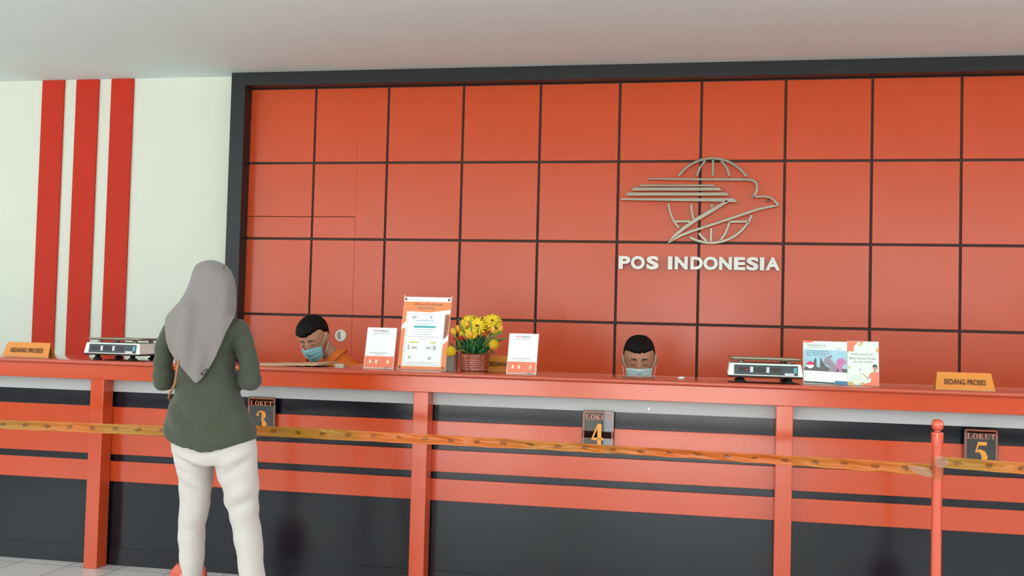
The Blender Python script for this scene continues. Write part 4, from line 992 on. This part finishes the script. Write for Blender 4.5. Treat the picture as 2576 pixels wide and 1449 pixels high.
# trousers
M_trou = mat('white_cotton', (204, 195, 189), 0.85, var=0.02, vscale=30, bump=0.15, bscale=160, sheen=0.2)
mb = MB()
mb.rings([pring(447, 626, 1050, 0.105), pring(430, 640, 1088, 0.118, p=2.3), pring(431, 646, 1120, 0.124, -0.005), pring(437, 648, 1145, 0.122, -0.008), pring(442, 648, 1165, 0.108, -0.004)])
def leg(Ls, ank):
    rows = [pring(a, b_, y, ry, dY, 2.1, 32) for a, b_, y, ry, dY in Ls]
    c = ank; rows.append(ering(c[0], YW+c[3], 0.20, c[1], 0.085, 32)); rows.append(ering(c[2], YW+c[3], 0.075, c[1]*1.02, 0.088, 32))
    mb.rings(rows)
leg([(432, 540, 1105, 0.10, 0), (437, 541, 1150, 0.098, -0.004), (443, 540, 1175, 0.096, 0), (451, 535, 1215, 0.088, 0.005), (452, 530, 1260, 0.074, 0.01), (450, 524, 1300, 0.078, 0.015), (448, 517, 1322, 0.076, 0.02), (448, 517, 1360, 0.074, 0.01), (453, 514, 1410, 0.070, 0), (459, 510, 1449, 0.066, -0.01)], (G(482, 1449).x, wpx(480, 1449)*27, G(481, 1449).x, -0.01))
leg([(536, 645, 1105, 0.10, 0), (540, 648, 1150, 0.098, -0.004), (545, 649, 1180, 0.096, 0), (554, 651, 1220, 0.088, 0.005), (566, 652, 1262, 0.074, 0.01), (577, 651, 1298, 0.078, 0.015), (584, 657, 1325, 0.076, 0.02), (589, 661, 1360, 0.074, 0.01), (597, 663, 1405, 0.070, 0), (604, 667, 1449, 0.066, -0.01)], (G(645, 1449).x, wpx(650, 1449)*28, G(651, 1449).x+0.015, -0.01))
kz = lambda x, y, d=0: tuple(G(x, y, d))
ft = folds((0.25, 0, 1, 105, 0.0042, kz(480, 1170, -.1), 0.085), (-0.45, 0, 1, 95, 0.0042, kz(610, 1165, -.1), 0.09), (0.5, 0, 1, 60, 0.0035, kz(500, 1230, -.08), 0.12), (-0.6, 0, 1, 55, 0.0045, kz(610, 1250, -.08), 0.13),
           (0.45, 0, 1, 85, 0.0017, kz(490, 1315, -.07), 0.075), (-0.55, 0, 1, 80, 0.0020, kz(620, 1315, -.07), 0.08), (0.1, 0, 1, 70, 0.0020, kz(485, 1410, -.06), 0.12), (0.1, 0, 1, 60, 0.0022, kz(630, 1420, -.06), 0.12), (0.1, 0, 1, 80, 0.0035, kz(433, 1140, 0), 0.07), (-0.3, 0, 1, 90, 0.0035, kz(520, 1140, -.1), 0.05))
lw(fuse(mb, 'trousers', M_trou, 0.0075, 7, wom, ft))
# blouse
M_bl = mat('olive_cotton', (66, 70, 55), 0.85, var=0.05, vscale=40, bump=0.2, bscale=220, sheen=0.15)
hem = lambda x, y: 0
def hemz(x, y):                                  # hem dips in the middle of the back, rises at the hips
    u = (x-G(550, 1110).x)/(G(640, 1110).x-G(550, 1110).x)
    return 0.050*abs(u)**1.7*(0.72 if u < 0 else 1) if y < YW+0.02 else 0.04
mb = MB()
rows = [pring(500, 545, 790, 0.05, 0.0), pring(470, 575, 797, 0.062, 0.0), pring(440, 602, 812, 0.085, 0.0, 2.4), pring(428, 612, 832, 0.100, 0.0, 2.5), pring(438, 598, 860, 0.106, 0, 2.5), pring(446, 591, 900, 0.106, 0.0, 2.4), pring(447, 590, 940, 0.102, 0.0, 2.4),
        pring(442, 603, 985, 0.104, 0.0, 2.3), pring(427, 618, 1020, 0.112, 0, 2.3), pring(419, 636, 1055, 0.124, -0.004, 2.3), pring(414, 645, 1085, 0.132, -0.008, 2.3, zf=lambda x, y: hemz(x, y)*0.4), pring(414, 645, 1110, 0.137, -0.010, 2.3, zf=lambda x, y: hemz(x, y)*0.8), pring(417, 644, 1131, 0.135, -0.010, 2.3, zf=hemz)]
mb.rings(rows)
shL2, shR2 = G(436, 832, 0.01), G(598, 830, 0.01)
upx = wpx(520, 900)
mb.chain([(shL2, 0.048), (G(416, 870, 0.0), 0.045), (G(410, 920, 0), 0.042), (G(411, 957, 0.0), 0.047)])
mb.chain([(G(411, 957, 0.0), 0.047), (G(426, 955, 0.09), 0.044), (G(464, 950, 0.19), 0.038)])
mb.chain([(shR2, 0.050), (G(615, 870, 0.0), 0.045), (G(626, 915, 0), 0.044), (G(631, 957, 0.0), 0.048)])
mb.chain([(G(631, 957, 0.0), 0.048), (G(618, 955, 0.09), 0.044), (G(584, 952, 0.19), 0.038)])
fb = folds((0.75, 0, 1, 52, 0.0062, kz(480, 1045, -.1), 0.12), (-0.5, 0, 0.7, 40, 0.004, kz(590, 1040, -.1), 0.12), (1, 0, 0.25, 55, 0.003, kz(570, 900, -.1), 0.11), (1, 0, -0.1, 55, 0.003, kz(540, 1095, -.12), 0.10),
           (0.5, 0, 1, 80, 0.0016, kz(395, 940, 0), 0.07), (-0.5, 0, 1, 80, 0.0016, kz(645, 930, 0), 0.07), (0.6, 0, 1, 75, 0.0030, kz(425, 900, -.05), 0.08), (-0.5, 0, 1, 75, 0.003, kz(605, 870, -.05), 0.07), (0.9, 0, 0.6, 45, 0.0035, kz(440, 1000, -.08), 0.07))
lw(fuse(mb, 'blouse', M_bl, 0.006, 9, wom, fb))
# headscarf
M_hij = mat('mauve_grey_cloth', (130, 120, 119), 0.85, var=0.03, vscale=30, bump=0.15, bscale=240, sheen=0.15)
lev = [  # y, xl, xr, under-centre, under-halfwidth, back depth, front depth, drape(0..1), dY
 (654, 525, 531, 528, 4, .008, .008, 0, .045), (655, 518, 538, 528, 11, .026, .026, 0, .045), (657, 510, 546, 528, 19, .045, .045, 0, .045), (661, 500, 558, 529, 30, .068, .062, 0, .045), (668, 491, 570, 531, 41, .088, .078, 0, .04), (682, 484, 582, 533, 50, .104, .088, 0, .038), (700, 479, 590, 534, 57, .115, .092, 0, .034), (720, 472, 594, 533, 62, .121, .092, 0, .03),
 (740, 463, 595, 529, 67, .123, .090, 0, .025), (757, 452, 595, 523, 73, .122, .092, 0, .02), (772, 438, 595, 516, 80, .120, .098, 0, .01), (786, 425, 593, 509, 86, .120, .108, 0, .0), (799, 416, 589, 512, 98, .124, .116, .1, .0),
 (815, 414, 580, 516, 112, .130, .125, .3, 0), (835, 415, 569, 518, 116, .132, .128, .6, 0), (858, 418, 560, 518, 117, .132, .12, 1, 0), (880, 425, 550, 518, 117, .131, .1, 1, 0), (900, 437, 541, 518, 116, .129, .1, 1, 0), (920, 453, 530, 518, 116, .127, .1, 1, 0), (938, 468, 519, 518, 116, .125, .1, 1, 0), (953, 481, 507, 518, 116, .124, .1, 1, 0), (964, 490, 497, 518, 116, .123, .1, 1, 0)]
def interp(y):
    for a, b_ in zip(lev, lev[1:]):
        if a[0] <= y <= b_[0]: t = (y-a[0])/(b_[0]-a[0]); return [p+(q-p)*t for p, q in zip(a, b_)]
mb = MB(); rows = []; NB = 44
for i in range(120):
    y = 654+310*(i/119)**1.15; _, xl, xr, cu, hu, db, df, dr, dY = interp(y); cx_, hw = (xl+xr)/2, (xr-xl)/2; ring = []
    pw = 2.0+0.4*dr
    def back(x):
        k = min(0.999, abs((x-cu)/hu)); 
        Yb = YW+dY-db*(1-k**pw)**(1/pw)
        amp = 0.015*min(1, max(0, (y-690)/110)); xn = (x-500-(y-700)*(-0.05))/16.5
        fade = max(0, 1-abs((x-cx_)/hw)**4)
        Yb += amp*fade*(math.sin(xn+0.8*math.sin(y*0.018))+0.45*math.sin(xn*2.1+y*0.01))
        return Yb
    for k in range(NB+1):
        t = -math.cos(math.pi*k/NB); x = cx_+t*hw*0.9995; ring.append(G(x, y, back(x)-YW))
    for k in range(1, NB):
        t = math.cos(math.pi*k/NB); x = cx_+t*hw*0.9995; Yb = back(x)
        kk = min(0.999, abs((x-cu)/hu)); Yfr = YW+dY+df*(1-kk**pw)**(1/pw); Yt = Yfr*(1-dr)+(Yb+0.02)*dr
        ring.append(G(x, y, Yt-YW))
    rows.append(ring)
mb.rings(rows); hij = lw(mb.build('headscarf', M_hij, wom, smooth=True))
sm = hij.modifiers.new('soften', 'SMOOTH'); sm.factor = 0.5; sm.iterations = 4
# sewn label near the tip of the scarf
lp = P(516, 936, YW-0.128)
lb = MB().box(-0.018, 0.018, -0.0015, 0.001, -0.0065, 0.0065).build('scarf_label', mat('black_label', (24, 24, 26), 0.5), wom)
lb.location = lp-WO+Vector((0, -0.004, 0)); lb.rotation_euler = (0, R(-42), 0)
mb = MB(); scrawl(mb, -0.009, 0.009, -0.0015, 0.0032, -0.0019, -0.0015, 5, 0.1); mb.build('label_print', M_g2, lb)
lp = P(563, 674, YW+0.04-0.09); MB().ell(lp-WO, 0.0035, 0.0035, 0.0035, 10, 6).build('scarf_pin', M_black, wom, smooth=True)
# shoulder bag, worn across the body: strap on the back, pouch in front
bagc = G(520, 1030, 0.20)
bag = thing('shoulder_bag', 'brown shoulder bag strap crossing the olive blouse just below the headscarf', 'bag', tuple(bagc))
M_bag = mat('tan_leather', (168, 112, 70), 0.5, var=0.1)
mb = MB(); mb.box(-0.09, 0.09, -0.03, 0.03, -0.06, 0.06); mb.build('pouch', M_bag, bag, bevel=0.012, seg=3)
path = [G(450, 905, -.118), G(446, 925, -.112), G(443, 945, -.105), G(440, 965, -.098), G(430, 985, -.06), G(424, 1000, 0.0), G(430, 1010, 0.10), G(470, 1015, 0.16), G(560, 1012, 0.185)]
path = [p-bagc for p in path]
mb = MB(); mb.tube([*path], 0.0052, 8); mb.build('strap', M_bag, bag, smooth=True)

# ---- the two clerks
def clerk(px_, py_, Y, s, rot, seed, label, lean, col, shoulder=None, front=0.5, side=0.0, shirt=(236, 116, 36), lift=1.0, thick=0.155):
    c = P(px_, py_, Y); o = thing('person', label, 'person', (c.x, Y+0.1, 0)); O = Vector(o.location)
    M = Matrix.Translation(c-O) @ Euler(rot, 'XYZ').to_matrix().to_4x4() if False else Matrix.Translation(c-O) @ (Matrix.Rotation(rot[2], 4, 'Z') @ Matrix.Rotation(rot[0], 4, 'X') @ Matrix.Rotation(rot[1], 4, 'Y'))
    C = c-O
    mb = MB(); head_volume(mb, M, s)
    nk = M @ Vector((0, 0.045, -0.075)); ch = C+Vector(lean)
    mb.chain([(nk, 0.052), (nk.lerp(ch, 0.5), 0.051), (ch, 0.06)])
    pel = Vector((ch.x*0.9, ch.y+0.22, 0.66)); sw = 0.195
    mb.chain([(ch+Vector((0, 0.03, -0.08)), 0.11), (ch.lerp(pel, 0.5), 0.115), (pel, 0.13)])
    sh = [ch+Vector((q*sw, 0.0, -0.085)) for q in (-1, 1)]
    mb.cone(sh[0], 0.06, sh[1], 0.06)
    for q, s_ in zip((-1, 1), sh):
        el = s_+Vector((q*0.06, 0.05, -0.26)); wr = pel+Vector((q*0.12, -0.17, 0.13)); wr.y = max(wr.y, 5.90-O.y); 
        mb.chain([(s_, 0.052), (el, 0.038), ((el+wr)/2, 0.036), (wr, 0.026)]); hand(mb, wr, (-q*0.5, -0.6, -0.45), (0, -0.5, 1), 0.175, 0.35, q)
        hp = pel+Vector((q*0.10, -0.02, -0.02)); kn = hp+Vector((q*0.03, -0.30, -0.06)); kn.y = max(kn.y, 5.80-O.y); an = Vector((kn.x, kn.y+0.08, 0.085))
        mb.chain([(hp, 0.085), (kn, 0.058), (kn.lerp(an, 0.35)+Vector((0, 0.02, 0)), 0.055), (an, 0.038), (an+Vector((0, -0.08, -0.045)), 0.034), (an+Vector((0, -0.15, -0.055)), 0.028)])
    fuse(mb, 'body', M_skin if seed == 3 else mat('tan_skin', (172, 120, 94), 0.5, var=0.06, vscale=30), 0.0048, 2, o, fac=0.35)
    face_bits(M, s, o, 0); hair_part(M, s, o, front, seed, side, lift, thick); mask_part(M, s, o, col)
    M_sh = mat('shirt_%d' % seed, shirt, 0.8, var=0.05, vscale=20)
    mb = MB(); mb.chain([(ch+Vector((0, 0.03, -0.08)), 0.13), (ch.lerp(pel, 0.5), 0.135), (pel, 0.145)]); mb.cone(sh[0], 0.072, sh[1], 0.072)
    mb.cone(ch+Vector((0, 0.005, -0.015)), 0.080, ch+Vector((0, 0.03, -0.09)), 0.12)
    for q, s_ in zip((-1, 1), sh):
        mb.cone(s_, 0.068, s_+Vector((q*0.04, -0.035, -0.18)), 0.062)
    fuse(mb, 'shirt', M_sh, 0.008, 6, o)
    # collar
    mb = MB(); rows = []
    ax = (nk-ch).normalized()
    a1 = ax.cross(Vector((0, 1, 0.2))).normalized(); a2 = ax.cross(a1)
    for (rad, hgt) in ((0.070, 0.004), (0.064, 0.040), (0.070, 0.040), (0.090, -0.004)):
        rows.append([ch+ax*hgt+(a1*math.cos(t)+a2*math.sin(t))*rad for t in [2*math.pi*k/30 for k in range(30)]])
    mb.rings(rows, cap=False); cl = mb.build('collar', M_sh, o, smooth=True); sd = cl.modifiers.new('thickness', 'SOLIDIFY'); sd.thickness = 0.002
    M_tr = mat('dark_trousers', (36, 38, 46), 0.8, var=0.05)
    mb = MB()
    for q in (-1, 1):
        hp = pel+Vector((q*0.10, -0.02, -0.02)); kn = hp+Vector((q*0.03, -0.30, -0.06)); kn.y = max(kn.y, 5.80-O.y); an = Vector((kn.x, kn.y+0.08, 0.085))
        mb.chain([(hp, 0.10), (kn, 0.075), (an+Vector((0, 0, 0.04)), 0.056)]); 
    mb.cone(pel+Vector((-0.08, 0, -0.02)), 0.13, pel+Vector((0.08, 0, -0.02)), 0.13)
    fuse(mb, 'trousers', M_tr, 0.010, 6, o)
    # stool
    st = thing('stool', 'dark round stool under the '+('left' if seed == 3 else 'right')+' seated clerk behind the counter', 'stool', (O.x+pel.x, O.y+pel.y+0.03, 0))
    MB().lathe([(0.0, 0.47), (0.16, 0.47), (0.18, 0.485), (0.18, 0.505), (0.16, 0.515), (0.0, 0.515)], (0, 0, 0), 36).build('seat', M_black, st, smooth=True)
    for k in range(4):
        a = R(45+90*k); MB().tube([(0.13*math.cos(a), 0.13*math.sin(a), 0.472), (0.2*math.cos(a), 0.2*math.sin(a), 0.0)], 0.012, 10).build('leg', M_steel, st, smooth=True)
    return o
clerk(790, 849, 5.98, 1.04, (R(29), R(-7), R(-6)), 3, 'person with black hair, blue face mask and orange shirt bending over behind the counter', (0.115, 0.09, -0.135), True, front=0.40, side=-0.14, lift=1.7, thick=0.19)
clerk(1608, 903, 5.90, 1.10, (R(15), R(-1), R(4)), 4, 'person with cropped black hair and pale mask, face only just above the countertop', (0.0, 0.10, -0.20), False, front=0.45, lift=0.8)
